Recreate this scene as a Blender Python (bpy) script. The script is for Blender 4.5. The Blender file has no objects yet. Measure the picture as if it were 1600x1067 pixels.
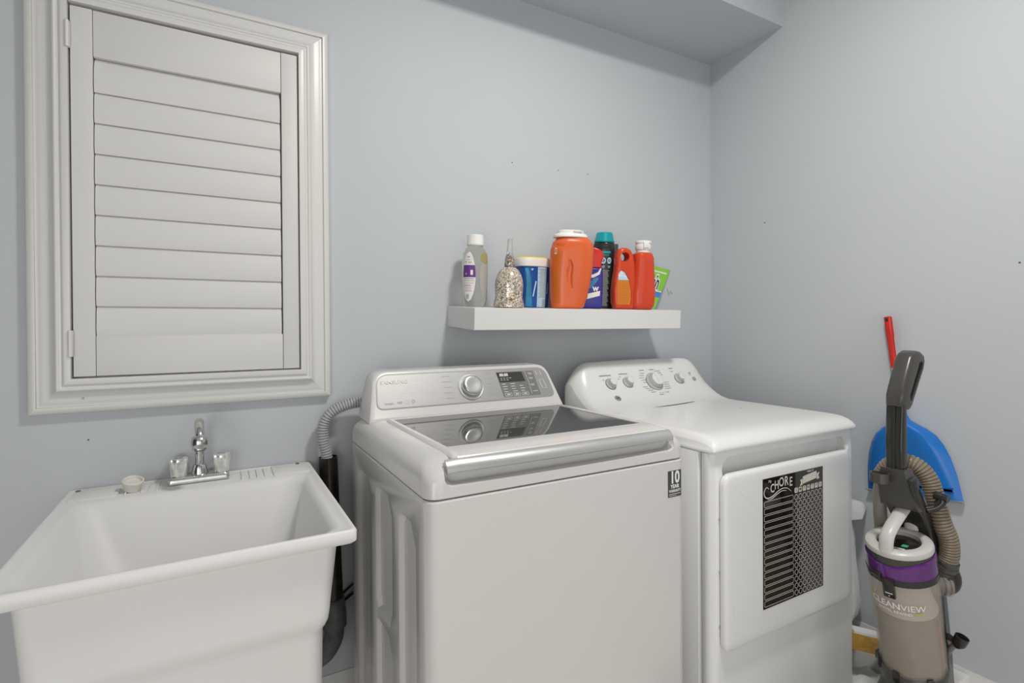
import bpy, bmesh, math, random
from mathutils import Vector, Matrix

random.seed(7)
SC = bpy.context.scene
COL = SC.collection
PI = math.pi

# ------------------------------------------------------------------ camera
CAMZ = 1.27
YAW, PITCH, ROLL = math.radians(29.2385), math.radians(-0.2971), math.radians(-0.3911)
fw = Vector((math.sin(YAW)*math.cos(PITCH), math.cos(YAW)*math.cos(PITCH), math.sin(PITCH)))
rt = Vector((math.cos(YAW), -math.sin(YAW), 0))
up = rt.cross(fw)
r2 = math.cos(ROLL)*rt + math.sin(ROLL)*up
u2 = -math.sin(ROLL)*rt + math.cos(ROLL)*up
cd = bpy.data.cameras.new('camera')
cd.sensor_width = 36; cd.lens = 829.209*36/1600; cd.shift_y = -(533.5-515.245)/1600
cd.clip_start = 0.02
cam = bpy.data.objects.new('camera', cd); COL.objects.link(cam)
cam.matrix_world = Matrix(((r2.x, u2.x, -fw.x, 0), (r2.y, u2.y, -fw.y, 0), (r2.z, u2.z, -fw.z, CAMZ), (0, 0, 0, 1)))
SC.camera = cam

# ------------------------------------------------------------------ light
w = bpy.data.worlds.new('world'); SC.world = w; w.use_nodes = True
bg = w.node_tree.nodes['Background']
bg.inputs['Color'].default_value = (0.8, 0.86, 0.95, 1); bg.inputs['Strength'].default_value = 0.06

def lamp(name, typ, loc, energy, color, **kw):
    d = bpy.data.lights.new(name, typ); d.energy = energy; d.color = color
    for k, v in kw.items(): setattr(d, k, v)
    o = bpy.data.objects.new(name, d); COL.objects.link(o); o.location = loc
    return o
# the room's own ceiling lamp above the washer, plus two added, unseen fill lights behind and left of the camera
ED, EF, EL, EW = 26.5, 26.0, 21.0, 0.05
bg.inputs['Strength'].default_value = EW
lamp('ceiling_lamp_bulb', 'AREA', (0.92, 0.46, 2.745), ED, (1.0, 0.97, 0.925), shape='DISK', size=0.24)
lamp('rear_fill_light', 'AREA', (-0.2, -2.35, 1.15), EF, (1.0, 0.99, 0.97), shape='RECTANGLE', size=3.2, size_y=2.1).rotation_euler = (math.radians(90), 0, 0)  # broad fill added behind the camera to lift the shaded parts
lamp('side_fill_light', 'AREA', (-1.3, -1.3, 1.0), EL, (1.0, 0.99, 0.97), shape='RECTANGLE', size=1.2, size_y=1.6).rotation_euler = (math.radians(90), 0, math.radians(-62))  # second added fill, from the left towards the right wall

SC.view_settings.view_transform = 'Standard'; SC.view_settings.look = 'None'
SC.view_settings.gamma = 1; SC.view_settings.use_curve_mapping = False
SC.view_settings.exposure = 0.0

# ------------------------------------------------------------------ materials
def mat(name, col, rough=0.5, metal=0.0, var=0.0, vscale=8.0, bump=0.0, bscale=80.0, coat=0.0, trans=0.0, ior=1.45, spec=0.5, aniso=None, alpha=1.0):
    m = bpy.data.materials.new(name); m.use_nodes = True
    nt = m.node_tree; b = nt.nodes['Principled BSDF']
    b.inputs['Base Color'].default_value = (*col, 1); b.inputs['Roughness'].default_value = rough
    b.inputs['Metallic'].default_value = metal; b.inputs['Coat Weight'].default_value = coat
    b.inputs['Coat Roughness'].default_value = 0.05
    b.inputs['Transmission Weight'].default_value = trans; b.inputs['IOR'].default_value = ior
    b.inputs['Specular IOR Level'].default_value = spec; b.inputs['Alpha'].default_value = alpha
    tc = nt.nodes.new('ShaderNodeTexCoord')
    if var > 0:
        n = nt.nodes.new('ShaderNodeTexNoise'); n.inputs['Scale'].default_value = vscale; n.inputs['Detail'].default_value = 4
        mp = nt.nodes.new('ShaderNodeMapping')
        if aniso: mp.inputs['Scale'].default_value = aniso
        nt.links.new(tc.outputs['Object'], mp.inputs['Vector']); nt.links.new(mp.outputs['Vector'], n.inputs['Vector'])
        r = nt.nodes.new('ShaderNodeValToRGB')
        r.color_ramp.elements[0].position = 0.3; r.color_ramp.elements[1].position = 0.7
        r.color_ramp.elements[0].color = (*[c*(1-var) for c in col], 1)
        r.color_ramp.elements[1].color = (*[min(1, c*(1+var)) for c in col], 1)
        nt.links.new(n.outputs['Fac'], r.inputs['Fac']); nt.links.new(r.outputs['Color'], b.inputs['Base Color'])
    if bump > 0:
        n2 = nt.nodes.new('ShaderNodeTexNoise'); n2.inputs['Scale'].default_value = bscale; n2.inputs['Detail'].default_value = 3
        nt.links.new(tc.outputs['Object'], n2.inputs['Vector'])
        bp = nt.nodes.new('ShaderNodeBump'); bp.inputs['Strength'].default_value = bump; bp.inputs['Distance'].default_value = 0.002
        nt.links.new(n2.outputs['Fac'], bp.inputs['Height']); nt.links.new(bp.outputs['Normal'], b.inputs['Normal'])
    return m

M = {}
M['wall'] = mat('wall_paint', (0.512, 0.537, 0.563), 0.75, var=0.015, vscale=1.5, bump=0.12, bscale=160, spec=0.25)
M['ceiling'] = mat('ceiling_paint', (0.74, 0.74, 0.735), 0.9, var=0.02, bump=0.2, bscale=120, spec=0.2)
M['floor'] = mat('floor_tile', (0.80, 0.765, 0.715), 0.35, var=0.08, vscale=5)
M['trim'] = mat('white_trim_paint', (0.67, 0.665, 0.645), 0.32, var=0.01, vscale=3)
M['shutter'] = mat('shutter_paint', (0.655, 0.65, 0.63), 0.5, var=0.01, vscale=4)
M['glass'] = mat('window_glass', (0.9, 0.95, 0.95), 0.02, trans=1.0, ior=1.45)
M['dark'] = mat('dark_gap', (0.02, 0.02, 0.02), 0.7, var=0.05)
M['plastic_white'] = mat('white_tub_plastic', (0.74, 0.735, 0.72), 0.46, var=0.015, vscale=4)
M['chrome'] = mat('worn_chrome', (0.62, 0.62, 0.61), 0.2, 1.0, var=0.12, vscale=60)
M['acrylic'] = mat('faceted_acrylic', (0.80, 0.80, 0.78), 0.15, 0.55, var=0.15, vscale=90)
M['rubber_white'] = mat('white_rubber', (0.74, 0.71, 0.66), 0.55, var=0.03, vscale=20)
M['abs_black'] = mat('black_pipe_plastic', (0.022, 0.017, 0.010), 0.16, var=0.35, vscale=30)
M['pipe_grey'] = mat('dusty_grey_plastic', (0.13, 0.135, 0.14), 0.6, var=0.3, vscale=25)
M['hose_grey'] = mat('grey_hose', (0.40, 0.41, 0.42), 0.4, var=0.03, vscale=30)
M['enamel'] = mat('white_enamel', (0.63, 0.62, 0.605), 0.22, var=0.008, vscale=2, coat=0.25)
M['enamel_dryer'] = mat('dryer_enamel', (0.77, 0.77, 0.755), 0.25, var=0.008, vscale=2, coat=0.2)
M['silver'] = mat('brushed_silver', (0.36, 0.358, 0.352), 0.46, 0.55, var=0.04, vscale=60, aniso=(0.3, 8, 8))
M['silver_knob'] = mat('satin_silver_knob', (0.66, 0.655, 0.64), 0.25, 0.85, var=0.03, vscale=20)
M['silver_bar'] = mat('silver_handle', (0.58, 0.58, 0.575), 0.36, 0.7, var=0.05, vscale=8)
M['lid_glass'] = mat('smoked_lid_glass', (0.055, 0.055, 0.053), 0.03, var=0.05, spec=0.6)
M['display'] = mat('dark_display', (0.055, 0.055, 0.055), 0.15, var=0.05)
M['panel_grey'] = mat('grey_button_panel', (0.19, 0.19, 0.185), 0.3, var=0.04)
M['print_white'] = mat('white_print', (0.78, 0.77, 0.74), 0.5, var=0.02)
M['print_grey'] = mat('grey_print', (0.30, 0.30, 0.29), 0.5, var=0.02)
M['print_cream'] = mat('cream_print', (0.66, 0.61, 0.54), 0.5, var=0.03)
M['olive'] = mat('olive_back_label', (0.36, 0.31, 0.13), 0.4, var=0.1)
M['back_paper'] = mat('grey_back_label', (0.40, 0.385, 0.35), 0.5, var=0.06)
M['print_black'] = mat('black_print', (0.02, 0.02, 0.02), 0.5, var=0.02)
M['sticker'] = mat('charcoal_sticker', (0.06, 0.06, 0.06), 0.35, var=0.05)
M['chart_black'] = mat('glossy_black_magnet', (0.012, 0.010, 0.009), 0.06, var=0.1, coat=0.5)
M['grey_plastic'] = mat('grey_plastic', (0.35, 0.35, 0.345), 0.35, var=0.04)
M['knob_side'] = mat('pale_grey_knob', (0.50, 0.50, 0.49), 0.3, var=0.02)
M['knob_white'] = mat('white_knob', (0.74, 0.74, 0.72), 0.25, var=0.01)
M['shelf'] = mat('white_laminate', (0.72, 0.715, 0.70), 0.35, var=0.01)
M['clear_plastic'] = mat('clear_plastic', (0.80, 0.79, 0.73), 0.05, trans=0.96, ior=1.18, var=0.02)
M['label_white'] = mat('paper_label', (0.74, 0.70, 0.70), 0.5, var=0.02)
M['purple'] = mat('purple_label', (0.13, 0.035, 0.22), 0.4, var=0.08)
M['purple_plastic'] = mat('purple_translucent', (0.10, 0.018, 0.16), 0.12, var=0.15, vscale=20, coat=0.4)
M['clear_glass'] = mat('clear_glass', (0.97, 0.98, 0.98), 0.02, trans=1.0, ior=1.42)
M['yellow'] = mat('yellow_plastic', (0.85, 0.70, 0.08), 0.4, var=0.03)
M['lid_cream'] = mat('cream_lid', (0.76, 0.73, 0.70), 0.4, var=0.02)
M['blue_label'] = mat('blue_label', (0.012, 0.085, 0.33), 0.3, var=0.3, vscale=9)
M['teal_blue'] = mat('turquoise_print', (0.02, 0.22, 0.42), 0.35, var=0.25, vscale=14)
M['pale_blue'] = mat('pale_blue_label', (0.46, 0.62, 0.74), 0.45, var=0.05, vscale=30)
M['orange'] = mat('orange_plastic', (0.68, 0.125, 0.035), 0.27, var=0.03, vscale=10)
M['orange_label'] = mat('amber_label', (0.55, 0.115, 0.012), 0.35, var=0.06, vscale=20)
M['red_orange'] = mat('red_orange_plastic', (0.61, 0.062, 0.022), 0.27, var=0.03, vscale=10)
M['amber'] = mat('amber_print', (0.62, 0.20, 0.02), 0.4, var=0.05)
M['red'] = mat('red_plastic', (0.60, 0.022, 0.012), 0.3, var=0.03)
M['navy'] = mat('navy_label', (0.025, 0.02, 0.24), 0.3, var=0.2, vscale=20)
M['black_bottle'] = mat('black_bottle_plastic', (0.022, 0.024, 0.025), 0.2, var=0.1)
M['teal'] = mat('teal_cap', (0.0, 0.30, 0.34), 0.3, var=0.03)
M['dark_box'] = mat('dark_grey_card', (0.07, 0.075, 0.08), 0.6, var=0.05)
M['green'] = mat('green_film', (0.24, 0.56, 0.05), 0.35, var=0.06, vscale=20)
M['mid_blue'] = mat('mid_blue_print', (0.05, 0.22, 0.62), 0.4, var=0.03)
M['blue_plastic'] = mat('blue_dustpan_plastic', (0.012, 0.17, 0.56), 0.3, var=0.03, vscale=5)
M['stick_white'] = mat('white_metal_stick', (0.7, 0.7, 0.7), 0.3, var=0.02)
M['black_plastic'] = mat('glossy_black_plastic', (0.028, 0.026, 0.024), 0.14, var=0.1, vscale=10)
M['grip_grey'] = mat('dark_grey_grip', (0.065, 0.062, 0.056), 0.27, var=0.05)
M['taupe'] = mat('taupe_hose', (0.24, 0.195, 0.14), 0.3, var=0.08, vscale=10)
M['taupe_wand'] = mat('taupe_wand', (0.22, 0.20, 0.175), 0.3, var=0.05)
M['light_grey'] = mat('light_grey_plastic', (0.57, 0.55, 0.525), 0.32, var=0.02)
M['bin'] = mat('smoky_bin', (0.60, 0.54, 0.47), 0.14, var=0.03, alpha=0.30)
M['dust'] = mat('grey_brown_dust', (0.20, 0.155, 0.11), 0.95, var=0.35, vscale=18)
M['filter'] = mat('dusty_filter', (0.66, 0.62, 0.56), 0.8, var=0.08, vscale=14)
M['red_dim'] = mat('dull_red_plastic', (0.42, 0.06, 0.05), 0.5, var=0.1)
M['lime'] = mat('lime_print', (0.52, 0.52, 0.07), 0.5, var=0.03)
M['green_print'] = mat('green_print', (0.05, 0.42, 0.22), 0.5, var=0.03)
M['bag'] = mat('white_film_bag', (0.78, 0.79, 0.80), 0.35, var=0.04, vscale=12)
M['brass_wood'] = mat('golden_wood', (0.50, 0.29, 0.06), 0.4, var=0.2, vscale=6, aniso=(8, 1, 8))
M['dark_end'] = mat('dark_wood_end', (0.05, 0.025, 0.01), 0.6, var=0.2)
# glitter : cells of gold, white, brown and steel on a clear bell
g = bpy.data.materials.new('glitter_mosaic'); g.use_nodes = True
nt = g.node_tree; b = nt.nodes['Principled BSDF']; tc = nt.nodes.new('ShaderNodeTexCoord')
vo = nt.nodes.new('ShaderNodeTexVoronoi'); vo.inputs['Scale'].default_value = 300
rp = nt.nodes.new('ShaderNodeValToRGB'); rp.color_ramp.interpolation = 'CONSTANT'
cols = [(0.0, (0.55, 0.48, 0.38)), (0.24, (0.22, 0.15, 0.07)), (0.40, (0.74, 0.70, 0.63)), (0.56, (0.22, 0.25, 0.28)), (0.68, (0.50, 0.30, 0.16)), (0.82, (0.80, 0.76, 0.68))]
e = rp.color_ramp.elements
e[0].position = 0; e[0].color = (*cols[0][1], 1); e[1].position = cols[1][0]; e[1].color = (*cols[1][1], 1)
for p, c in cols[2:]:
    q = e.new(p); q.color = (*c, 1)
sx = nt.nodes.new('ShaderNodeSeparateColor')
nt.links.new(tc.outputs['Object'], vo.inputs['Vector']); nt.links.new(vo.outputs['Color'], sx.inputs['Color'])
nt.links.new(sx.outputs[0], rp.inputs['Fac']); nt.links.new(rp.outputs['Color'], b.inputs['Base Color'])
b.inputs['Roughness'].default_value = 0.22; b.inputs['Metallic'].default_value = 0.25; b.inputs['Coat Weight'].default_value = 0.6
M['glitter'] = g

# ------------------------------------------------------------------ builders
def thing(name, label, cat, loc=(0, 0, 0), rot=None, group=None):
    o = bpy.data.objects.new(name, None); COL.objects.link(o)
    mw = Matrix.Translation(loc) @ (rot.to_4x4() if rot is not None else Matrix.Identity(4))
    o.matrix_world = mw; o.empty_display_size = 0.05
    o['label'] = label; o['category'] = cat
    if group: o['group'] = group
    INV[o.name] = mw.inverted()
    return o
INV = {}
def tag(o, label, cat, group=None):
    o['label'] = label; o['category'] = cat
    if group: o['group'] = group
    return o

def obj(name, bm, material, parent=None, label=None, kind=None, local=False, sharp=35, flat=False):
    """link a bmesh (built in world space, or in the thing's own space with local=True) as one mesh object"""
    if isinstance(bm, bmesh.types.BMesh):
        bmesh.ops.recalc_face_normals(bm, faces=bm.faces)
        me = bpy.data.meshes.new(name); bm.to_mesh(me); bm.free()
    else:
        me = bm; me.name = name
    if parent is not None and not local:
        me.transform(INV[parent.name])
    if not flat and len(me.polygons):
        me.polygons.foreach_set('use_smooth', [True]*len(me.polygons))
        me.set_sharp_from_angle(angle=math.radians(sharp))
    o = bpy.data.objects.new(name, me); COL.objects.link(o)
    me.materials.clear(); me.materials.append(M[material])
    if parent is not None:
        o.parent = parent; INV[o.name] = INV[parent.name]
    else:
        INV[o.name] = Matrix.Identity(4)
    if label: o['label'] = label
    if any(q in name for q in ('lettering', 'print', 'code', 'circles', 'boxes', 'symbols', 'header', 'scuff')): kind = kind or 'stuff'
    if kind: o['kind'] = kind
    return o

def new(): return bmesh.new()

def box(bm, x0, x1, y0, y1, z0, z1, bev=0.0, seg=2):
    b2 = bmesh.new()
    vs = [b2.verts.new((x, y, z)) for z in (z0, z1) for y in (y0, y1) for x in (x0, x1)]
    for f in ((0, 2, 3, 1), (4, 5, 7, 6), (0, 1, 5, 4), (2, 6, 7, 3), (0, 4, 6, 2), (1, 3, 7, 5)):
        b2.faces.new([vs[i] for i in f])
    if bev > 0:
        bmesh.ops.bevel(b2, geom=list(b2.edges), offset=bev, segments=seg, affect='EDGES', profile=0.5)
    merge(bm, b2); return bm

def merge(bm, b2):
    me = bpy.data.meshes.new('t'); b2.to_mesh(me); b2.free(); bm.from_mesh(me); bpy.data.meshes.remove(me)

def loft(bm, loops, cap0=True, cap1=True, ring=False):
    rows = [[bm.verts.new(p) for p in lp] for lp in loops]
    n = len(rows[0])
    pairs = list(zip(rows[:-1], rows[1:]))
    if ring: pairs.append((rows[-1], rows[0]))
    for a, b_ in pairs:
        for i in range(n):
            j = (i+1) % n
            try: bm.faces.new((a[i], a[j], b_[j], b_[i]))
            except ValueError: pass
    if not ring:
        if cap0: bm.faces.new(list(reversed(rows[0])))
        if cap1: bm.faces.new(rows[-1])
    return bm

def rrect(x0, x1, y0, y1, r, n=5):
    r = max(1e-4, min(r, (x1-x0)/2-1e-5, (y1-y0)/2-1e-5)); out = []
    for cx, cy, a0 in ((x1-r, y1-r, 0), (x0+r, y1-r, 90), (x0+r, y0+r, 180), (x1-r, y0+r, 270)):
        for i in range(n+1):
            a = math.radians(a0+90*i/n); out.append((cx+r*math.cos(a), cy+r*math.sin(a)))
    return out

def cyl(bm, c, axis, r, h, n=24, r2=None, bev=0.0):
    """cylinder / cone from point c along axis, bevelled rims"""
    c = Vector(c); a = Vector(axis).normalized(); r2 = r if r2 is None else r2
    t = a.orthogonal().normalized(); s = a.cross(t)
    prof = [(r-bev, 0), (r, bev), (r2, h-bev), (r2-bev, h)] if bev > 0 else [(r, 0), (r2, h)]
    loops = [[c+a*z+(t*math.cos(2*PI*i/n)+s*math.sin(2*PI*i/n))*rr for i in range(n)] for rr, z in prof]
    return loft(bm, loops)

def lathe(bm, c, axis, prof, n=32, cap0=True, cap1=True):
    c = Vector(c); a = Vector(axis).normalized(); t = a.orthogonal().normalized(); s = a.cross(t)
    return loft(bm, [[c+a*z+(t*math.cos(2*PI*i/n)+s*math.sin(2*PI*i/n))*max(rr, 1e-4) for i in range(n)] for rr, z in prof], cap0, cap1)

def spline(pts, n=10):
    P = [Vector(p) for p in pts]; P = [P[0]*2-P[1]]+P+[P[-1]*2-P[-2]]; out = []
    for i in range(1, len(P)-2):
        for k in range(n):
            t = k/n; a, b_, c, d = P[i-1], P[i], P[i+1], P[i+2]
            out.append(0.5*((2*b_)+(c-a)*t+(2*a-5*b_+4*c-d)*t*t+(3*b_-a-3*c+d)*t**3))
    out.append(P[-2]); return out

def resample(path, step):
    L = [0]
    for a, b_ in zip(path, path[1:]): L.append(L[-1]+(b_-a).length)
    n = max(2, int(round(L[-1]/step))); out = []; k = 0
    for i in range(n+1):
        d = L[-1]*i/n
        while k < len(L)-2 and L[k+1] < d: k += 1
        t = (d-L[k])/max(1e-9, L[k+1]-L[k]); out.append(path[k].lerp(path[k+1], min(1, max(0, t))))
    return out

def tube(bm, path, r, n=12, cap=True, flat=None):
    """sweep a circle (or ellipse: flat=(a,b,ref)) along path; r a number or a list"""
    path = [Vector(p) for p in path]
    T = [(path[min(i+1, len(path)-1)]-path[max(i-1, 0)]).normalized() for i in range(len(path))]
    if flat: nrm = (Vector(flat[2])-T[0]*Vector(flat[2]).dot(T[0])).normalized()
    else: nrm = T[0].orthogonal().normalized()
    loops = []
    for i, p in enumerate(path):
        nrm = (nrm-T[i]*nrm.dot(T[i])).normalized(); bi = T[i].cross(nrm)
        ra = r[i] if isinstance(r, (list, tuple)) else r
        a, b_ = (flat[0], flat[1]) if flat else (1, 1)
        loops.append([p+(nrm*math.cos(2*PI*k/n)*a+bi*math.sin(2*PI*k/n)*b_)*ra for k in range(n)])
    return loft(bm, loops, cap, cap)

def ribbed(bm, pts, r, pitch, amp, n=18):
    path = resample(spline(pts, 14), pitch/4); rad = [r+amp*(0, 0.9, 1, 0.9)[i % 4]-amp for i in range(len(path))]
    return tube(bm, path, rad, n)

def inset(poly, d):
    n = len(poly); area = sum(poly[i][0]*poly[(i+1) % n][1]-poly[(i+1) % n][0]*poly[i][1] for i in range(n))
    s = 1 if area > 0 else -1; out = []
    for i in range(n):
        a, b_, c = Vector(poly[i-1]), Vector(poly[i]), Vector(poly[(i+1) % n])
        e1 = (b_-a).normalized(); e2 = (c-b_).normalized()
        n1 = Vector((-e1.y, e1.x))*s; n2 = Vector((-e2.y, e2.x))*s
        m = (n1+n2); m = m.normalized() if m.length > 1e-6 else n1
        k = d/max(0.4, m.dot(n1)); out.append((b_.x+m.x*k, b_.y+m.y*k))
    return out

def prism(bm, poly, f, w0, w1, bev=0.0, seg=3):
    """extrude 2-D polygon through f(u, v, w) with rounded rims"""
    if bev <= 0: prof = [(0, w0), (0, w1)]
    else:
        sg = 1 if w1 > w0 else -1
        prof = [(bev*(1-math.sin(a)), w0+sg*bev*(1-math.cos(a))) for a in [PI/2*i/seg for i in range(seg+1)]]
        prof += [(bev*(1-math.cos(a)), w1-sg*bev*(1-math.sin(a))) for a in [PI/2*i/seg for i in range(seg+1)]]
    return loft(bm, [[f(u, v, wv) for u, v in inset(poly, d)] for d, wv in prof])

def bool_cut(bm, cutter, op='DIFFERENCE'):
    out = []
    for k, b_ in enumerate((bm, cutter)):
        bmesh.ops.recalc_face_normals(b_, faces=b_.faces)
        me = bpy.data.meshes.new('b'); b_.to_mesh(me); b_.free()
        o = bpy.data.objects.new('b', me); COL.objects.link(o); out.append(o)
    md = out[0].modifiers.new('b', 'BOOLEAN'); md.operation = op; md.object = out[1]; md.solver = 'EXACT'
    dg = bpy.context.evaluated_depsgraph_get(); me = bpy.data.meshes.new_from_object(out[0].evaluated_get(dg))
    r = bmesh.new(); r.from_mesh(me)
    for o in out: m_ = o.data; bpy.data.objects.remove(o); bpy.data.meshes.remove(m_)
    bpy.data.meshes.remove(me)
    return r

def text(s, size, align='CENTER', bold=0.0, ext=0.0, sx=1.0):
    """flat lettering in the XY plane, returned as lists of verts / faces"""
    cu = bpy.data.curves.new('t', 'FONT'); cu.body = s; cu.size = size; cu.align_x = align; cu.align_y = 'CENTER'
    cu.offset = bold; cu.resolution_u = 3
    o = bpy.data.objects.new('t', cu); COL.objects.link(o)
    dg = bpy.context.evaluated_depsgraph_get(); me = bpy.data.meshes.new_from_object(o.evaluated_get(dg))
    r = ([(v.co.x*sx, v.co.y) for v in me.vertices], [tuple(p.vertices) for p in me.polygons])
    bpy.data.objects.remove(o); bpy.data.curves.remove(cu); bpy.data.meshes.remove(me)
    return r

def put_text(bm, s, size, f, u0=0, v0=0, **kw):
    vs, fs = text(s, size, **kw)
    V = [bm.verts.new(f(u+u0, v+v0, 0)) for u, v in vs]
    for p in fs:
        try: bm.faces.new([V[i] for i in p])
        except ValueError: pass

def flat_poly(bm, poly, f, w=0):
    bm.faces.new([bm.verts.new(f(u, v, w)) for u, v in poly])

def stroke(bm, pts, wd, f, w=0, closed=False):
    """ribbon of width wd along 2-D points"""
    n = len(pts); P = [Vector(p) for p in pts]; L, Rr = [], []
    for i in range(n):
        a = P[i-1] if (closed or i) else P[i]; c = P[(i+1) % n] if (closed or i < n-1) else P[i]
        t = (c-a).normalized(); nn = Vector((-t.y, t.x)); ww = wd[i] if isinstance(wd, list) else wd
        q = P[i]+nn*ww/2; s = P[i]-nn*ww/2
        L.append(bm.verts.new(f(q.x, q.y, w))); Rr.append(bm.verts.new(f(s.x, s.y, w)))
    for i in range(n if closed else n-1):
        j = (i+1) % n; bm.faces.new((L[i], L[j], Rr[j], Rr[i]))

def circ(cx, cy, r, n=14, ry=None):
    return [(cx+r*math.cos(2*PI*i/n), cy+(ry or r)*math.sin(2*PI*i/n)) for i in range(n)]

def struct(name, bm, m, parent=None, **kw):
    return obj(name, bm, m, parent, kind=None if parent else 'structure', **kw)

# ================================================================== the room
WY, WX = 1.72, 2.038          # back wall plane, right wall plane
X0, Y0, CZ = -2.2, -2.4, 2.90
bm = new(); box(bm, X0-0.1, WX+0.1, Y0-0.1, WY+0.2, -0.12, 0)
struct('floor', bm, 'floor')
bm = new(); box(bm, X0-0.1, WX+0.1, Y0-0.1, WY+0.2, CZ, CZ+0.1)
struct('ceiling', bm, 'ceiling')
# back wall with the window opening
OX0, OX1, OZ0, OZ1 = -0.314, 0.226, 1.146, 2.090
bm = new()
box(bm, X0-0.1, OX0, WY, WY+0.16, 0, CZ); box(bm, OX1, WX+0.1, WY, WY+0.16, 0, CZ)
box(bm, OX0, OX1, WY, WY+0.16, 0, OZ0); box(bm, OX0, OX1, WY, WY+0.16, OZ1, CZ)
bmesh.ops.remove_doubles(bm, verts=bm.verts, dist=1e-5)
wall_back = struct('wall_back', bm, 'wall')
bm = new(); box(bm, WX, WX+0.12, Y0, WY, 0, CZ); wall_right = struct('wall_right', bm, 'wall')
# boxed soffit along the back wall
bm = new(); box(bm, X0, WX, 1.3554, WY, 2.492, CZ); struct('trim_1', bm, 'wall')
# baseboards
for nm, a in (('baseboard_back', ('x', X0, WX, WY)), ('baseboard_right', ('y', Y0, WY-0.016, WX))):
    prof = [(0, 0), (0.016, 0), (0.016, 0.15), (0.013, 0.158), (0.011, 0.175), (0.005, 0.186), (0.004, 0.192), (0, 0.192)]
    if a[0] == 'x': lp = [[(t, a[3]-p, z) for p, z in prof] for t in a[1:3]]
    else: lp = [[(a[3]-p, t, z) for p, z in prof] for t in a[1:3]]
    bm = new(); loft(bm, lp); struct(nm, bm, 'trim')
# nail holes left in the walls
for x, z in ((0.968, 1.881), (1.174, 1.881), (1.317, 1.885), (-0.286, 0.988)):
    bm = new(); cyl(bm, (x, WY-0.0006, z), (0, 1, 0), 0.0024, 0.001, 8); obj('nail_hole', bm, 'pipe_grey', wall_back)
for y, z in ((1.440, 1.705), (0.624, 1.447)):
    bm = new(); cyl(bm, (WX-0.0006, y, z), (1, 0, 0), 0.003, 0.001, 8); obj('nail_hole', bm, 'pipe_grey', wall_right)
bm = new()
stroke(bm, [(1.752, 1.437), (1.758, 1.420), (1.762, 1.405), (1.768, 1.416), (1.776, 1.428)], 0.0022, lambda u, v, w_: (u, WY-0.0006, v))
stroke(bm, [(1.778, 1.420), (1.783, 1.412)], 0.003, lambda u, v, w_: (u, WY-0.0006, v))
obj('scuff_mark', bm, 'pipe_grey', wall_back)  # thin dark squiggle on the wall

# ================================================================== window with shutter
bm = new(); loft(bm, [[(x, y, z) for x, z in rrect(OX0+a, OX1-a, OZ0+a, OZ1-a, 0.001, 1)] for a, y in ((0.0, 1.80), (0.04, 1.80), (0.04, 1.83), (0.0, 1.83))], ring=True)
window = struct('window_1', bm, 'trim')
bm = new(); box(bm, OX0+0.035, OX1-0.035, 1.812, 1.816, OZ0+0.035, OZ1-0.035); obj('pane', bm, 'glass', window)
bm = new(); loft(bm, [[(x, y, z) for x, z in rrect(OX0+a, OX1-a, OZ0+a, OZ1-a, 0.001, 1)] for a, y in ((0.0, 1.7105), (0.0125, 1.7205), (0.0125, 1.80), (0.0, 1.80))], ring=True); obj('jamb', bm, 'trim', window)
# casing, four mitred lengths.  profile: distance from outer edge, proud of wall
CP = [(0, 0), (0, 0.0195), (0.002, 0.0215), (0.0155, 0.0215), (0.0162, 0.0165), (0.0185, 0.0165), (0.024, 0.0185), (0.031, 0.0195), (0.039, 0.0205), (0.047, 0.0240), (0.053, 0.029), (0.0545, 0.033), (0.058, 0.0355), (0.062, 0.0345), (0.0635, 0.0315), (0.068, 0.0315), (0.070, 0.0345), (0.074, 0.0355), (0.086, 0.0355), (0.0865, 0.034), (0.0865, 0.0)]
EX0, EX1, EZ0, EZ1 = -0.3995, 0.3095, 1.062, 2.174
def casing(c0, c1, n0, n1):
    lp = [[(c[0]+n[0]*d, WY-p, c[1]+n[1]*d) for d, p in CP] for c, n in ((c0, n0), (c1, n1))]
    b_ = new(); loft(b_, lp); obj('casing', b_, 'trim', window, sharp=50)
A, B, C_, D = (EX0, EZ0), (EX1, EZ0), (EX1, EZ1), (EX0, EZ1)
casing(A, B, (1, 1), (-1, 1)); casing(B, C_, (-1, 1), (-1, -1)); casing(C_, D, (-1, -1), (1, -1)); casing(D, A, (1, -1), (1, 1))
# shutter panel
PX0, PX1, PZ0, PZ1, PY0, PY1 = -0.3095, 0.2205, 1.1525, 2.0815, 1.6935, 1.7195
bm = new(); box(bm, PX0, PX0+0.0445, PY0, PY1, PZ0, PZ1, 0.0015); obj('stile', bm, 'shutter', window)
bm = new(); box(bm, PX1-0.0445, PX1, PY0, PY1, PZ0, PZ1, 0.0015); obj('stile', bm, 'shutter', window)
LX0, LX1 = PX0+0.0455, PX1-0.0455
bm = new(); box(bm, LX0, LX1, PY0+0.002, PY1, 1.964, PZ1, 0.0015); obj('rail', bm, 'shutter', window)
bm = new(); box(bm, LX0, LX1, PY0+0.002, PY1, PZ0, 1.2545, 0.0015); obj('rail', bm, 'shutter', window)
pitch = (1.956-1.2555)/9
for i in range(9):
    zc = 1.2555+pitch*(i+0.5)+0.002; tilt = math.radians(7.0); sec = []
    for u, v in ((0.0445, 0.0), (0.0440, -0.0016), (0.0220, -0.0088), (-0.0240, -0.0088), (-0.0440, -0.0016), (-0.0445, 0.0), (-0.0440, 0.0016), (-0.0240, 0.0070), (0.0220, 0.0070), (0.0440, 0.0016)):
        sec.append((1.7052+u*math.sin(tilt)+v*math.cos(tilt), zc+u*math.cos(tilt)-v*math.sin(tilt)))
    bm = new(); loft(bm, [[(x, y, z) for y, z in sec] for x in (LX0+0.001, LX1-0.003)]); obj('louver', bm, 'shutter', window)
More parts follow.
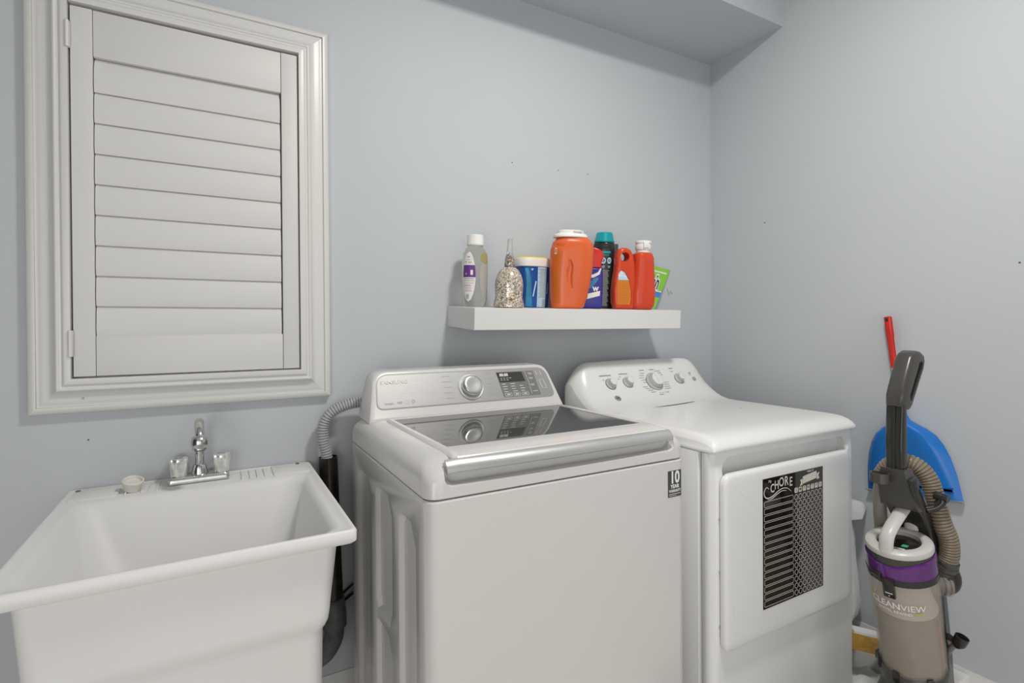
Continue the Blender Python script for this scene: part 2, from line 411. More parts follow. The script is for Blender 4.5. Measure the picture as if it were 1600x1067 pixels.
for z0 in (1.203, 1.972):
    bm = new(); box(bm, PX0-0.006, PX0+0.001, 1.684, 1.694, z0, z0+0.066, 0.002)
    cyl(bm, (PX0-0.0045, 1.6835, z0), (0, 0, 1), 0.0045, 0.066, 12, bev=0.001); obj('hinge', bm, 'trim', window)
bm = new(); cyl(bm, (-0.292, WY-0.0211, 1.098), (0, -1, 0), 0.0028, 0.0006, 10); obj('nail_hole', bm, 'grey_plastic', window)

# ================================================================== utility sink
sink = thing('utility_sink', 'white plastic laundry tub sink with faucet, below the shuttered window', 'sink', (-0.04, 1.4, 0))
RX0, RX1, RY0, RY1, RZ = -0.325, 0.249, 1.088, 1.717, 0.864
def L(x0, x1, y0, y1, r, z): return [(x, y, z) for x, y in rrect(x0, x1, y0, y1, r, 6)]
bm = new()
loft(bm, [L(-0.262, 0.186, 1.135, 1.66, 0.03, 0.36), L(-0.262, 0.186, 1.133, 1.66, 0.03, 0.37), L(-0.268, 0.191, 1.13, 1.665, 0.03, 0.652), L(-0.272, 0.196, 1.128, 1.668, 0.03, 0.658),
          L(-0.278, 0.2005, 1.122, 1.672, 0.028, 0.672), L(-0.281, 0.2025, 1.119, 1.675, 0.028, 0.69), L(-0.29, 0.216, 1.112, 1.68, 0.026, 0.826), L(-0.293, 0.219, 1.107, 1.683, 0.026, 0.834),
          L(RX0+0.004, RX1-0.004, RY0+0.004, RY1, 0.014, 0.836), L(RX0, RX1, RY0, RY1, 0.014, 0.840), L(RX0, RX1, RY0, RY1, 0.012, RZ-0.004), L(RX0+0.003, RX1-0.003, RY0+0.003, RY1, 0.012, RZ),
          L(RX0+0.009, RX1-0.009, RY0+0.009, RY1-0.001, 0.012, RZ), L(RX0+0.011, RX1-0.011, RY0+0.011, RY1-0.002, 0.012, RZ-0.0025),
          L(-0.302, 0.224, 1.106, 1.598, 0.03, RZ-0.0035), L(-0.294, 0.216, 1.114, 1.590, 0.035, RZ-0.007), L(-0.285, 0.207, 1.123, 1.580, 0.05, RZ-0.020), L(-0.245, 0.167, 1.160, 1.520, 0.085, 0.68), L(-0.22, 0.142, 1.185, 1.49, 0.085, 0.645), L(-0.18, 0.10, 1.22, 1.45, 0.07, 0.630)])
obj('basin', bm, 'plastic_white', sink, sharp=50)
# raised ledge plates and the moulded ribs beside the faucet
for x0, x1 in ((-0.309, -0.213), (0.140, 0.235)):
    bm = new(); box(bm, x0, x1, 1.607, 1.712, RZ-0.004, RZ+0.0012, 0.0012); obj('ledge_plate', bm, 'plastic_white', sink)
for x in (-0.200, -0.166, -0.150, -0.134, 0.060, 0.080, 0.098, 0.117):
    bm = new(); box(bm, x, x+0.004, 1.615, 1.70, RZ-0.004, RZ+0.0008, 0.0008); obj('rib', bm, 'plastic_white', sink)
for x, y in ((-0.303, 1.692), (0.212, 1.700)):
    bm = new(); cyl(bm, (x, y, RZ), (0, 0, 1), 0.0058, 0.003, 14, bev=0.001); obj('screw', bm, 'pipe_grey', sink)
for x, y in ((-0.235, 1.165), (0.16, 1.165), (-0.235, 1.625), (0.16, 1.625)):
    bm = new(); loft(bm, [L(x-0.024, x+0.024, y-0.024, y+0.024, 0.006, z) for z in (0, 0.40)]); obj('leg', bm, 'plastic_white', sink)

faucet = thing('faucet', 'worn chrome two-handle faucet on the back ledge of the laundry sink', 'faucet', (-0.04, 1.665, RZ))
bm = new()
loft(bm, [L(-0.111, 0.031, 1.640, 1.693, 0.008, RZ-0.001), L(-0.111, 0.031, 1.640, 1.693, 0.008, RZ+0.010), L(-0.108, 0.028, 1.643, 1.690, 0.010, RZ+0.0155), L(-0.100, 0.020, 1.648, 1.685, 0.012, RZ+0.0175)])
obj('base', bm, 'chrome', faucet)
bm = new(); lathe(bm, (-0.039, 1.666, RZ+0.015), (0, 0, 1), [(0.0205, 0), (0.020, 0.006), (0.0165, 0.022), (0.0150, 0.026), (0.0115, 0.027)], 24); obj('collar', bm, 'chrome', faucet)
bm = new()
pth = spline([(-0.039, 1.666, 0.902), (-0.039, 1.666, 0.950), (-0.039, 1.662, 0.990), (-0.038, 1.640, 1.018), (-0.038, 1.605, 1.026), (-0.037, 1.575, 1.018), (-0.036, 1.558, 1.004), (-0.036, 1.553, 0.992)], 8)
tube(bm, pth, 0.0108, 16); obj('spout', bm, 'chrome', faucet)
bm = new(); lathe(bm, (-0.036, 1.552, 1.002), (0, -0.12, -1), [(0.0115, 0), (0.0170, 0.005), (0.0195, 0.013), (0.0190, 0.024), (0.0165, 0.029), (0.0160, 0.035), (0.0125, 0.037)], 24); aer = obj('aerator', bm, 'chrome', faucet)
bm = new(); lathe(bm, (-0.036, 1.548, 0.965), (0, -0.12, -1), [(0.0118, -0.001), (0.0118, 0.001)], 20); obj('aerator_screen', bm, 'dark', aer)
for x in (-0.087, 0.0125):
    bm = new(); n = 40; lp = []
    for rr, z, fl in ((0.019, 0.0, 0), (0.0195, 0.006, 0.0), (0.0205, 0.018, 0.02), (0.0225, 0.030, 0.10), (0.0238, 0.040, 0.13), (0.0225, 0.046, 0.10), (0.016, 0.0478, 0.03)):
        lp.append([(x+rr*(1-fl*max(0, math.cos(6*2*PI*k/n)))*math.cos(2*PI*k/n), 1.666+rr*(1-fl*max(0, math.cos(6*2*PI*k/n)))*math.sin(2*PI*k/n), RZ+0.0165+z) for k in range(n)])
    loft(bm, lp); h = obj('handle', bm, 'acrylic', faucet)
    bm = new(); cyl(bm, (x, 1.666, RZ+0.064), (0, 0, 1), 0.010, 0.0018, 18, bev=0.0006); obj('handle_cap', bm, 'chrome', h)

bm = new(); t = Matrix.Rotation(math.radians(8), 3, 'Y')
lathe(bm, (-0.186, 1.643, RZ+0.0013), (0.10, -0.30, 1), [(0.014, 0.004), (0.019, 0.002), (0.0215, 0.018), (0.0235, 0.022), (0.0235, 0.026), (0.021, 0.0275), (0.0195, 0.026), (0.0185, 0.019), (0.0, 0.018)], 28)
tag(obj('sink_stopper', bm, 'rubber_white'), 'round white rubber drain stopper lying on the sink ledge left of the faucet', 'stopper')

# ------------------------------------------------------------------ pipes between sink and washer
pipe = thing('standpipe', 'black plastic drain standpipe between the laundry sink and the washer', 'pipe', (0.30, 1.68, 0.0))
bm = new(); R1, R0 = 0.0275, 0.0245
def ringpipe(b_, c0, c1, ro, ri, n=28):
    c0, c1 = Vector(c0), Vector(c1); a = (c1-c0).normalized(); t_ = a.orthogonal().normalized(); s_ = a.cross(t_)
    lp = [[c+(t_*math.cos(2*PI*i/n)+s_*math.sin(2*PI*i/n))*r_ for i in range(n)] for c, r_ in ((c0, ri), (c0, ro), (c1, ro), (c1, ri))]
    loft(b_, lp, ring=True)
ringpipe(bm, (0.310, 1.675, 0.42), (0.296, 1.675, 0.881), R1, R0); obj('pipe_body', bm, 'abs_black', pipe)
bm = new(); lathe(bm, (0.3102, 1.675, 0.36), (-0.03, 0, 1), [(0.030, 0), (0.036, 0.004), (0.036, 0.05), (0.034, 0.056), (0.034, 0.085), (0.029, 0.09)], 24); obj('coupling', bm, 'pipe_grey', pipe)
bm = new(); tube(bm, spline([(0.311, 1.675, 0.37), (0.308, 1.675, 0.33), (0.290, 1.677, 0.295), (0.268, 1.684, 0.275), (0.256, 1.700, 0.266), (0.254, 1.722, 0.264)], 6), 0.028, 18); obj('elbow', bm, 'pipe_grey', pipe)

hose = thing('drain_hose', 'grey corrugated drain hose arching from the standpipe to behind the washer', 'hose', (0.30, 1.67, 0.83))
bm = new(); ribbed(bm, [(0.293, 1.672, 0.82), (0.291, 1.672, 0.885), (0.282, 1.672, 0.935), (0.283, 1.672, 0.978), (0.300, 1.670, 1.010), (0.333, 1.668, 1.030), (0.378, 1.666, 1.040), (0.43, 1.664, 1.038), (0.50, 1.664, 1.020)], 0.0172, 0.0080, 0.0042)
obj('hose_body', bm, 'hose_grey', hose)
bm = new(); tube(bm, spline([(0.50, 1.664, 1.020), (0.56, 1.664, 0.98), (0.60, 1.664, 0.92), (0.61, 1.64, 0.88), (0.61, 1.616, 0.872)], 6), 0.014, 14); obj('hose_end', bm, 'hose_grey', hose)

bm = new(); tube(bm, spline([(0.332, 1.7195, 0.405), (0.345, 1.712, 0.413), (0.40, 1.70, 0.450), (0.50, 1.69, 0.47), (0.62, 1.67, 0.42), (0.66, 1.64, 0.3), (0.66, 1.604, 0.2)], 8), 0.0045, 8)
tube(bm, spline([(0.332, 1.7195, 0.430), (0.345, 1.714, 0.438), (0.40, 1.704, 0.476), (0.50, 1.694, 0.49), (0.61, 1.67, 0.44), (0.65, 1.64, 0.32), (0.65, 1.604, 0.2)], 8), 0.004, 8)
tag(obj('power_cord', bm, 'black_plastic'), 'dark twin cord running along the back wall behind the washer', 'cord')

# ================================================================== washing machine
wash = thing('washing_machine', 'white top-load washing machine with silver control console and smoked glass lid', 'washer', (0.69, 1.28, 0))
WA, WB, WF, WK = 0.347, 1.033, 0.954, 1.60
bm = new()
loft(bm, [L(WA+a, WB-a, WF+a, WK, 0.024, z) for a, z in ((0.004, 0.03), (0.0, 0.034), (0.0, 0.933), (0.0025, 0.9365), (0.012, 0.9365))])
def emb(y0, y1, z0, z1, ch):
    c = new()
    def pl(g, x):
        a0, a1, b0, b1 = y0-g, y1+g, z0-g, z1+g
        return [(x, a0, b0+ch), (x, a0+ch*0.5, b0), (x, a1-ch*0.3, b0), (x, a1, b0+ch*0.6), (x, a1, b1-ch*0.4), (x, a1-ch*0.3, b1), (x, a0+ch*0.7, b1), (x, a0, b1-ch)]
    loft(c, [pl(0.016, WA-0.004), pl(0.008, WA+0.0015), pl(0, WA+0.010)]); return c
for y0, y1, z0, z1 in ((1.395, 1.505, 0.10, 0.872), (1.195, 1.315, 0.585, 0.872), (1.195, 1.315, 0.10, 0.545), (1.03, 1.125, 0.10, 0.862)):
    bm = bool_cut(bm, emb(y0, y1, z0, z1, 0.045))
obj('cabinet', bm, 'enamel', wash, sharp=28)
for x in (WA+0.06, WB-0.06):
    for y in (WF+0.06, WK-0.06):
        bm = new(); cyl(bm, (x, y, 0), (0, 0, 1), 0.022, 0.034, 16, bev=0.003); obj('foot', bm, 'black_plastic', wash)
# top cover with rolled shoulders and the hand pocket in front
def LF(i, fr, z, r): return [(x, y, z) for x, y in rrect(WA+i, WB-i, WF+fr, WK-max(0, i*0.3), r, 8)]
bm = new()
loft(bm, [LF(0.003, 0.003, 0.9385, 0.026), LF(0, 0, 0.941, 0.028), LF(0, 0, 0.968, 0.030), LF(0.001, 0.0015, 0.978, 0.034), LF(0.004, 0.005, 0.988, 0.04), LF(0.010, 0.011, 0.997, 0.05), LF(0.019, 0.019, 1.0045, 0.055), LF(0.030, 0.027, 1.009, 0.058), LF(0.042, 0.034, 1.0115, 0.06), LF(0.055, 0.042, 1.0125, 0.06)])
cut = new()
prism(cut, rrect(0.3885, 0.9905, 0.963, 1.06, 0.022, 6), lambda u, v, w_: (u, w_, v), 0.935, 0.980, 0)
bm = bool_cut(bm, cut)
cut = new()   # roll the pocket's lower lip
loft(cut, [[(x, y, z) for x, y in rrect(0.3885-g, 0.9905+g, 0.92, 0.963+g*2, 0.02, 5)] for g, z in ((-0.003, 0.9605), (0.002, 0.966), (0.005, 0.975), (0.006, 1.05))])
bm = bool_cut(bm, cut)
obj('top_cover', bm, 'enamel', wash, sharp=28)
# lid frame and glass
bm = new()
def LR(x0, x1, y0, y1, r, z): return [(x, y, z) for x, y in rrect(x0, x1, y0, y1, r, 5)]
loft(bm, [LR(0.407, 0.984, 0.968, 1.447, 0.012, 1.004), LR(0.406, 0.985, 0.9665, 1.448, 0.012, 1.0105), LR(0.4085, 0.9825, 0.970, 1.446, 0.012, 1.0145), LR(0.414, 0.977, 0.995, 1.442, 0.012, 1.0192),
          LR(0.424, 0.963, 1.040, 1.428, 0.005, 1.019), LR(0.4255, 0.9615, 1.0415, 1.4265, 0.004, 1.0165), LR(0.4255, 0.9615, 1.0415, 1.4265, 0.004, 1.010), LR(0.44, 0.95, 1.06, 1.41, 0.004, 1.006)], ring=True)
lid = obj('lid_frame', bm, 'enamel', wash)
bm = new(); loft(bm, [LR(0.4256, 0.9614, 1.0416, 1.4264, 0.004, z) for z in (1.011, 1.0172)]); obj('lid_glass', bm, 'lid_glass', lid)
# bowed silver handle bar
HP = [(0.970, 1.0125), (0.9635, 1.0110), (0.9570, 1.0065), (0.9525, 1.0005), (0.9505, 0.9945), (0.9508, 0.9895), (0.9535, 0.9870), (0.959, 0.9875), (0.965, 0.991), (0.970, 0.997)]
lp = []
for k in range(25):
    t_ = k/24; x = 0.389+t_*(0.990-0.389); bow = 0.005*(1-(2*t_-1)**2)-0.002
    e_ = 0.0 if 0 < k < 24 else 0.003
    lp.append([(x, y-bow*(0.970-y)/0.020+e_*(0.96-y), z-e_*0.5) for y, z in HP])
bm = new(); loft(bm, lp); obj('lid_handle', bm, 'silver_bar', wash)
# console: slanted hood
CB, CT = Vector((0, 1.458, 1.008)), Vector((0, 1.528, 1.146))
cu_ = (CT-CB).normalized(); cn = Vector((0, -cu_.z, cu_.y))     # up the face, and out of it
def con(u, v, w_=0): return Vector((u, CB.y, CB.z))+cu_*v+cn*w_
H = (CT-CB).length
def trap(g, rt_=0.036, rb=0.006):
    x0, x1, x2, x3 = 0.366+g, 1.014-g, 0.982-g*1.05, 0.394+g*1.05
    z0, z1 = g, H-g; P = []
    def corner(p, a, b_, r):
        p, a, b_ = Vector(p), Vector(a), Vector(b_); d1 = (a-p).normalized(); d2 = (b_-p).normalized()
        for k in range(7):
            t_ = k/6; q = (1-t_)**2*(p+d1*r)+2*t_*(1-t_)*p+t_*t_*(p+d2*r); P.append((q.x, q.y))
    A_, B_, C2, D_ = (x0, z0), (x1, z0), (x2, z1), (x3, z1)
    corner(A_, D_, B_, rb); corner(B_, A_, C2, rb); corner(C2, B_, D_, rt_); corner(D_, C2, A_, rt_); return P
bm = new()
def back(poly, y): return [(u, y, con(u, v).z) for u, v in poly]
loft(bm, [[con(u, v, -0.0005) for u, v in trap(0.012)], [con(u, v, 0.0) for u, v in trap(0.008)], [con(u, v, -0.002) for u, v in trap(0.003)], [con(u, v, -0.007) for u, v in trap(0.0)], back(trap(0.0), 1.585), back(trap(0.004), 1.596)])
console = obj('console', bm, 'enamel', wash)
def tr2(x0b, x1b, x0t, x1t, z0, z1, rb, rt_):
    P = []
    def corner(p, a, b_, r):
        p, a, b_ = Vector(p), Vector(a), Vector(b_); d1 = (a-p).normalized(); d2 = (b_-p).normalized()
        for k in range(7):
            t_ = k/6; q = (1-t_)**2*(p+d1*r)+2*t_*(1-t_)*p+t_*t_*(p+d2*r); P.append((q.x, q.y))
    A_, B_, C2, D_ = (x0b, z0), (x1b, z0), (x1t, z1), (x0t, z1)
    corner(A_, D_, B_, rb); corner(B_, A_, C2, rb); corner(C2, B_, D_, rt_); corner(D_, C2, A_, rt_); return P
P1 = tr2(0.392, 0.990, 0.402, 0.972, 0.036, 0.141, 0.022, 0.034)
bm = new(); loft(bm, [[con(u, v, 0.0002) for u, v in P1], [con(u, v, 0.0012) for u, v in P1], [con(u, v, 0.0012) for u, v in inset(P1, 0.0022)], [con(u, v, 0.0003) for u, v in inset(P1, 0.003)]], ring=True)
obj('panel_rim', bm, 'grey_plastic', console)
bm = new(); loft(bm, [[con(u, v, 0.0002) for u, v in inset(P1, 0.002)], [con(u, v, 0.0011) for u, v in inset(P1, 0.0026)]]); obj('control_panel', bm, 'silver', console)
KX, KV = 0.690, 0.086
bm = new(); n = 40
lathe(bm, con(KX, KV, 0.001), cn, [(0.0415, 0), (0.0415, 0.003), (0.0395, 0.005), (0.036, 0.0045), (0.034, 0.002), (0.034, 0.001)], 40); obj('knob_ring', bm, 'knob_white', console)
bm = new(); lathe(bm, con(KX, KV, 0.001), cn, [(0.0325, 0), (0.0325, 0.012), (0.0315, 0.019), (0.0295, 0.0225), (0.0275, 0.0235), (0.022, 0.0235), (0.012, 0.0228), (0.0, 0.0225)], 40); obj('cycle_knob', bm, 'silver_knob', wash)
# display and buttons
def cq(x0b, x1b, x0t, x1t, z0, z1): return [(x0b, z0), (x1b, z0), (x1t, z1), (x0t, z1)]
def cpoly(name, poly, m, w_=0.0016, th=0.0004):
    b_ = new(); loft(b_, [[con(u, v, w_-th-0.0006) for u, v in poly], [con(u, v, w_) for u, v in poly]]); return obj(name, b_, m, console)
cpoly('button_panel', cq(0.797, 0.935, 0.787, 0.925, 0.044, 0.130), 'panel_grey')
cpoly('display', cq(0.794, 0.888, 0.788, 0.882, 0.094, 0.128), 'display', 0.0019)
bm = new(); bg_ = new()
f_ = lambda u, v, w_: con(u, v, 0.0022)
put_text(bm, '88:88', 0.014, f_, 0.813, 0.119, bold=0.0004)
for r_ in range(2):
    for k in range(3+(r_ == 0)):
        stroke(bm, [(0.798+k*0.011, 0.108-r_*0.006), (0.805+k*0.011, 0.108-r_*0.006)], 0.0014, f_)
for c in range(3):
    for r_ in range(4):
        if c == 2 and r_ == 0: continue
        u = 0.799+c*0.031+r_*0.001; stroke(bm, [(u, 0.088-r_*0.0085), (u+0.014+0.004*((r_+c) % 3 == 1), 0.088-r_*0.0085)], 0.0017, f_)
    u = 0.803+c*0.031; stroke(bm, rrect(u, u+0.024, 0.047, 0.0565, 0.001, 1), 0.0011, f_, closed=True); stroke(bm, [(u+0.006, 0.052), (u+0.018, 0.052)], 0.0028, f_)
stroke(bm, [(0.893, 0.128), (0.899, 0.094), (0.902, 0.05)], 0.001, f_)
for v in (0.121, 0.105, 0.082): stroke(bm, [(0.903, v), (0.919, v)], 0.0016, f_); stroke(bm, [(0.906, v-0.004), (0.918, v-0.004)], 0.0013, f_)
stroke(bm, [(0.908, 0.058), (0.926, 0.058)], 0.0016, f_)
for u in (0.935, 0.951):
    stroke(bm, [(u, 0.128), (u+0.004, 0.113)], 0.0016, f_); stroke(bm, [(u+0.006, 0.096), (u+0.012, 0.066)], 0.0016, f_)
stroke(bm, [(0.941, 0.097), (0.957, 0.097)], 0.0008, f_); stroke(bm, [(0.947, 0.066), (0.963, 0.066)], 0.0008, f_)
put_text(bm, 'SAMSUNG', 0.016, f_, 0.452, 0.116, bold=0.0002, sx=1.15)
obj('white_lettering', bm, 'print_white', console)
bm = new(); f_ = lambda u, v, w_: con(u, v, 0.00135)
put_text(bm, 'Aquajet', 0.0085, f_, 0.429, 0.052, bold=0.0001)
put_text(bm, 'VRT', 0.009, f_, 0.460, 0.052, bold=0.0003)
stroke(bm, rrect(0.475, 0.487, 0.048, 0.057, 0.001, 1), 0.0005, f_, closed=True)
stroke(bm, circ(0.500, 0.0535, 0.0042, 12), 0.0018, f_, closed=True)
for k in range(5):
    v = 0.125-k*0.0175
    stroke(bm, [(0.628-0.03-0.001*k+0.006*(k > 1), v), (0.628, v)], 0.0012, f_)
    stroke(bm, [(0.746, v+0.003), (0.746+0.022+0.004*((k*2) % 3), v+0.003)], 0.0012, f_)
stroke(bm, [(0.682, 0.1345), (0.697, 0.1345)], 0.0012, f_)
obj('grey_lettering', bm, 'print_grey', console)
# warranty sticker
SX0, SX1, SZ0, SZ1 = 0.9715, 1.0165, 0.846, 0.911
bm = new(); box(bm, SX0, SX1, WF-0.0007, WF+0.0004, SZ0, SZ1); stk = obj('warranty_sticker', bm, 'sticker', wash)
bm = new(); f_ = lambda u, v, w_: (u, WF-0.0010, v)
put_text(bm, '10', 0.041, f_, 0.9945, 0.893, bold=0.0014, sx=0.80)
put_text(bm, 'YEAR', 0.0125, f_, 0.9945, 0.8715, bold=0.0005, sx=0.95)
put_text(bm, 'WARRANTY', 0.0095, f_, 0.9943, 0.8605, bold=0.0003, sx=0.74)
stroke(bm, [(0.975, 0.8532), (1.0135, 0.8532)], 0.0012, f_); stroke(bm, [(0.975, 0.8495), (1.0, 0.8495)], 0.0009, f_)
obj('sticker_lettering', bm, 'print_white', stk)

# ================================================================== clothes dryer
dry = thing('clothes_dryer', 'white front-load clothes dryer with knob console, right of the washing machine', 'dryer', (1.498, 1.29, 0))
DA, DB, DF, DK = 1.155, 1.841, 0.978, 1.655
bm = new(); box(bm, DA, DB, DF+0.045, DK, 0.03, 0.926, 0.004); obj('cabinet', bm, 'enamel_dryer', dry)
bm = new()
loft(bm, [LR(DA+a, DB-a, DF+a*0.8, DF+0.0435, 0.021, z) for a, z in ((0.004, 0.03), (0, 0.034), (0, 0.922), (0.002, 0.9255))])
c = new(); prism(c, rrect(1.2035, 1.800, 0.845, 0.906, 0.034, 6), lambda u, v, w_: (u, w_, v), DF-0.01, DF+0.030, 0); bm = bool_cut(bm, c)
c = new(); loft(c, [[(x, y, z) for x, z in rrect(1.2035-g, 1.80+g, 0.845, 0.906+g*0.6, 0.036, 6)] for g, y in ((0.010, DF-0.004), (0.004, DF+0.003), (0.0, DF+0.009))]); bm = bool_cut(bm, c)
obj('front_panel', bm, 'enamel_dryer', dry, sharp=28)
for x in (DA+0.05, DB-0.05):
    for y in (DF+0.08, DK-0.06):
        bm = new(); cyl(bm, (x, y, 0), (0, 0, 1), 0.02, 0.034, 16, bev=0.003); obj('foot', bm, 'black_plastic', dry)
# door
DP = rrect(1.184, 1.788, 0.386, 0.868, 0.03, 7)
bm = new()
loft(bm, [[(u, y, v) for u, v in inset(DP, d)] for d, y in ((0.004, DF-0.0008), (0.0, DF-0.004), (0.0, DF-0.011), (0.0018, DF-0.0155), (0.006, DF-0.019), (0.012, DF-0.0203), (0.03, DF-0.0205))])
door = obj('door', bm, 'enamel_dryer', dry)
for z in (0.452, 0.60, 0.745):
    bm = new(); box(bm, 1.1822, 1.1838, DF-0.005, DF-0.001, z, z+0.005); obj('hinge_gap', bm, 'grey_plastic', door)
bm = new(); cyl(bm, (1.268, DF-0.0005, 0.379), (0, -1, 0), 0.0028, 0.0006, 8); obj('chip_mark', bm, 'pipe_grey', dry)
# top with the console swept up at the back
PROF = [(0.975, 0.9270), (0.9665, 0.9300), (0.9640, 0.9360), (0.9665, 0.9440), (0.974, 0.9530), (0.987, 0.9615), (1.005, 0.9675), (1.028, 0.9705), (1.06, 0.9715), (1.25, 0.972), (1.42, 0.972), (1.455, 0.974), (1.485, 0.981), (1.510, 0.993), (1.532, 1.010), (1.550, 1.030), (1.568, 1.055), (1.584, 1.081), (1.598, 1.104), (1.608, 1.120), (1.616, 1.129), (1.626, 1.1345), (1.638, 1.136), (1.650, 1.133), (1.656, 1.124), (1.657, 1.05), (1.657, 0.927)]
def edge(dx):
    flat_ = 0.020*(1-min(1, dx/0.026))**2.2
    hi = 0.075*(1-min(1, dx/0.085))**2.0+0.007*(1-min(1, dx/0.36))**2
    return flat_, hi
XS = [0, 0.002, 0.005, 0.009, 0.014, 0.02, 0.028, 0.038, 0.05, 0.065, 0.085, 0.12, 0.17, 0.24, 0.343]
XS = [DA+d for d in XS]+[DB-d for d in reversed(XS[:-1])]
def dtop(x, y, z):
    dx = min(x-DA, DB-x); fl, hi = edge(dx); t_ = min(1, max(0, (z-0.972)/(1.136-0.972)))
    t_ = t_*t_*(3-2*t_)
    k = max(0, (z-0.927)/0.045) if z < 0.972 else 1
    return (x, y+(0.006*(1-min(1, dx/0.02))**2 if y < 0.99 else 0), z-k*(fl*(1-t_)+hi*t_))
bm = new(); loft(bm, [[dtop(x, y, z) for y, z in PROF] for x in XS])
obj('top_console', bm, 'enamel_dryer', dry, sharp=50)
# a point on the console face for height z
def dface(x, z, out=0.0):
    for (y0, z0), (y1, z1) in zip(PROF, PROF[1:]):
        if z0 <= z <= z1 and y0 > 1.3:
            t_ = (z-z0)/max(1e-6, z1-z0); nrm = Vector((0, -(z1-z0), y1-y0)).normalized()
            return Vector((x, y0+t_*(y1-y0), z))+nrm*out, nrm
def fd(u, v, w_): return dface(u, v, 0.0010)[0]
for x, z, kind_ in ((1.303, 1.052, 0), (1.388, 1.054, 0), (1.522, 1.049, 1), (1.662, 1.054, 0)):
    p, nn = dface(x, z)
    if kind_ == 0:
        bm = new(); lathe(bm, p-nn*0.001, nn, [(0.0225, 0), (0.0225, 0.003), (0.0195, 0.007), (0.0168, 0.009), (0.0162, 0.020), (0.0150, 0.0225), (0.0, 0.0228)], 28); k_ = obj('dial_knob', bm, 'knob_side', dry)
        bm = new(); lathe(bm, p+nn*0.0218, nn, [(0.0148, 0), (0.0148, 0.0012), (0.0138, 0.0018), (0.0, 0.0018)], 28); obj('knob_face', bm, 'knob_white', k_)
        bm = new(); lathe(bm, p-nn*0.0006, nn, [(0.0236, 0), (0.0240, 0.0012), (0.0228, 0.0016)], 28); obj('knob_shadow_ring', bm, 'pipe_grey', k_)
    else:
        bm = new(); lathe(bm, p-nn*0.001, nn, [(0.040, 0), (0.040, 0.004), (0.037, 0.008), (0.031, 0.009), (0.0295, 0.022), (0.027, 0.025), (0.0, 0.0255)], 36); k_ = obj('timer_knob', bm, 'knob_side', dry)
        bm = new(); lathe(bm, p+nn*0.0245, nn, [(0.0265, 0), (0.0265, 0.0012), (0.0250, 0.0018), (0.0, 0.0018)], 28); obj('knob_face', bm, 'knob_white', k_)
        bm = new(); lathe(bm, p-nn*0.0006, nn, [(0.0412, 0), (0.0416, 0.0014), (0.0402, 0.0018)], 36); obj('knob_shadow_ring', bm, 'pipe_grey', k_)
        bm = new(); s_ = Vector((1, 0, 0)); t_ = nn.cross(s_).normalized()
        loft(bm, [[p+nn*h_+s_*a+t_*b_ for a, b_ in ((-ww, -0.026), (ww, -0.026), (ww, 0.026), (-ww, 0.026))] for ww, h_ in ((0.010, 0.022), (0.007, 0.030))]); obj('knob_grip', bm, 'knob_white', k_)
p, nn = dface(1.746, 1.049)
bm = new(); lathe(bm, p-nn*0.0005, nn, [(0.0095, 0), (0.0095, 0.002), (0.008, 0.003), (0.0, 0.003)], 20); obj('start_button', bm, 'grey_plastic', dry)
p, nn = dface(1.300, 1.003)
bm = new(); lathe(bm, p-nn*0.0005, nn, [(0.0135, 0), (0.0135, 0.0016), (0.012, 0.0022), (0.0, 0.0022)], 24); bd = obj('round_badge', bm, 'grey_plastic', dry)
bm = new(); s_ = Vector((1, 0, 0)); t_ = s_.cross(nn).normalized()*-1
t_ = Vector((0, nn.z, -nn.y)) if False else nn.cross(s_).normalized()
fb = lambda u, v, w_: p+nn*0.0026+s_*u+t_*v
stroke(bm, circ(0, 0, 0.0098, 20), 0.0009, fb, closed=True); put_text(bm, 'GE', 0.010, fb, 0, 0, bold=0.0002)
obj('badge_lettering', bm, 'print_black', bd)
bm = new()
for x0, x1, z in ((1.262, 1.318, 1.083), (1.358, 1.400, 1.085), (1.468, 1.492, 1.094), (1.520, 1.545, 1.0945), (1.628, 1.650, 1.095), (1.728, 1.742, 1.073)): stroke(bm, [(x0, z), (x1, z)], 0.0026, fd)
for x0, x1, z in ((1.272, 1.280, 1.068), (1.344, 1.352, 1.068), (1.354, 1.363, 1.075), (1.412, 1.420, 1.068), (1.632, 1.645, 1.083), (1.728, 1.738, 1.066)): stroke(bm, [(x0, z), (x1, z)], 0.0017, fd)
for k in range(5):
    z = 1.083-k*0.0085; o_ = 0.006*abs(k-2); stroke(bm, [(1.452+o_, z), (1.476+o_, z)], 0.0015, fd)
    z2 = 1.088-k*0.0075
    if k < 3: stroke(bm, [(1.545+k*0.006, z2), (1.574+k*0.004, z2)], 0.0015, fd)
for k in range(4):
    z = 1.033-k*0.0065; stroke(bm, [(1.450+k*0.009, z), (1.476+k*0.009, z)], 0.0015, fd)
    stroke(bm, [(1.570-k*0.004, 1.044-k*0.0075), (1.596-k*0.002, 1.044-k*0.0075)], 0.0015, fd)
for x0, x1, z in ((1.510, 1.532, 1.003), (1.518, 1.524, 1.0085), (1.532, 1.538, 1.0085), (1.546, 1.552, 1.010), (1.556, 1.568, 1.009)): stroke(bm, [(x0, z), (x1, z)], 0.0017, fd)
obj('console_lettering', bm, 'print_grey', dry)
# crescent seam where the console meets the top
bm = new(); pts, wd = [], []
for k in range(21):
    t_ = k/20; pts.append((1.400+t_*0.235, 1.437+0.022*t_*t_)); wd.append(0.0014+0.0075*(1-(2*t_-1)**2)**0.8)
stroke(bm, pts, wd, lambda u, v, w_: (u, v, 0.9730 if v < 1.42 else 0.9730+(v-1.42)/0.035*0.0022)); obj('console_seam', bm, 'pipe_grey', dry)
bm = new(); cyl(bm, (1.655, 1.27, 0.9715), (0, 0, 1), 0.003, 0.0009, 8); obj('chip_mark', bm, 'pipe_grey', dry)

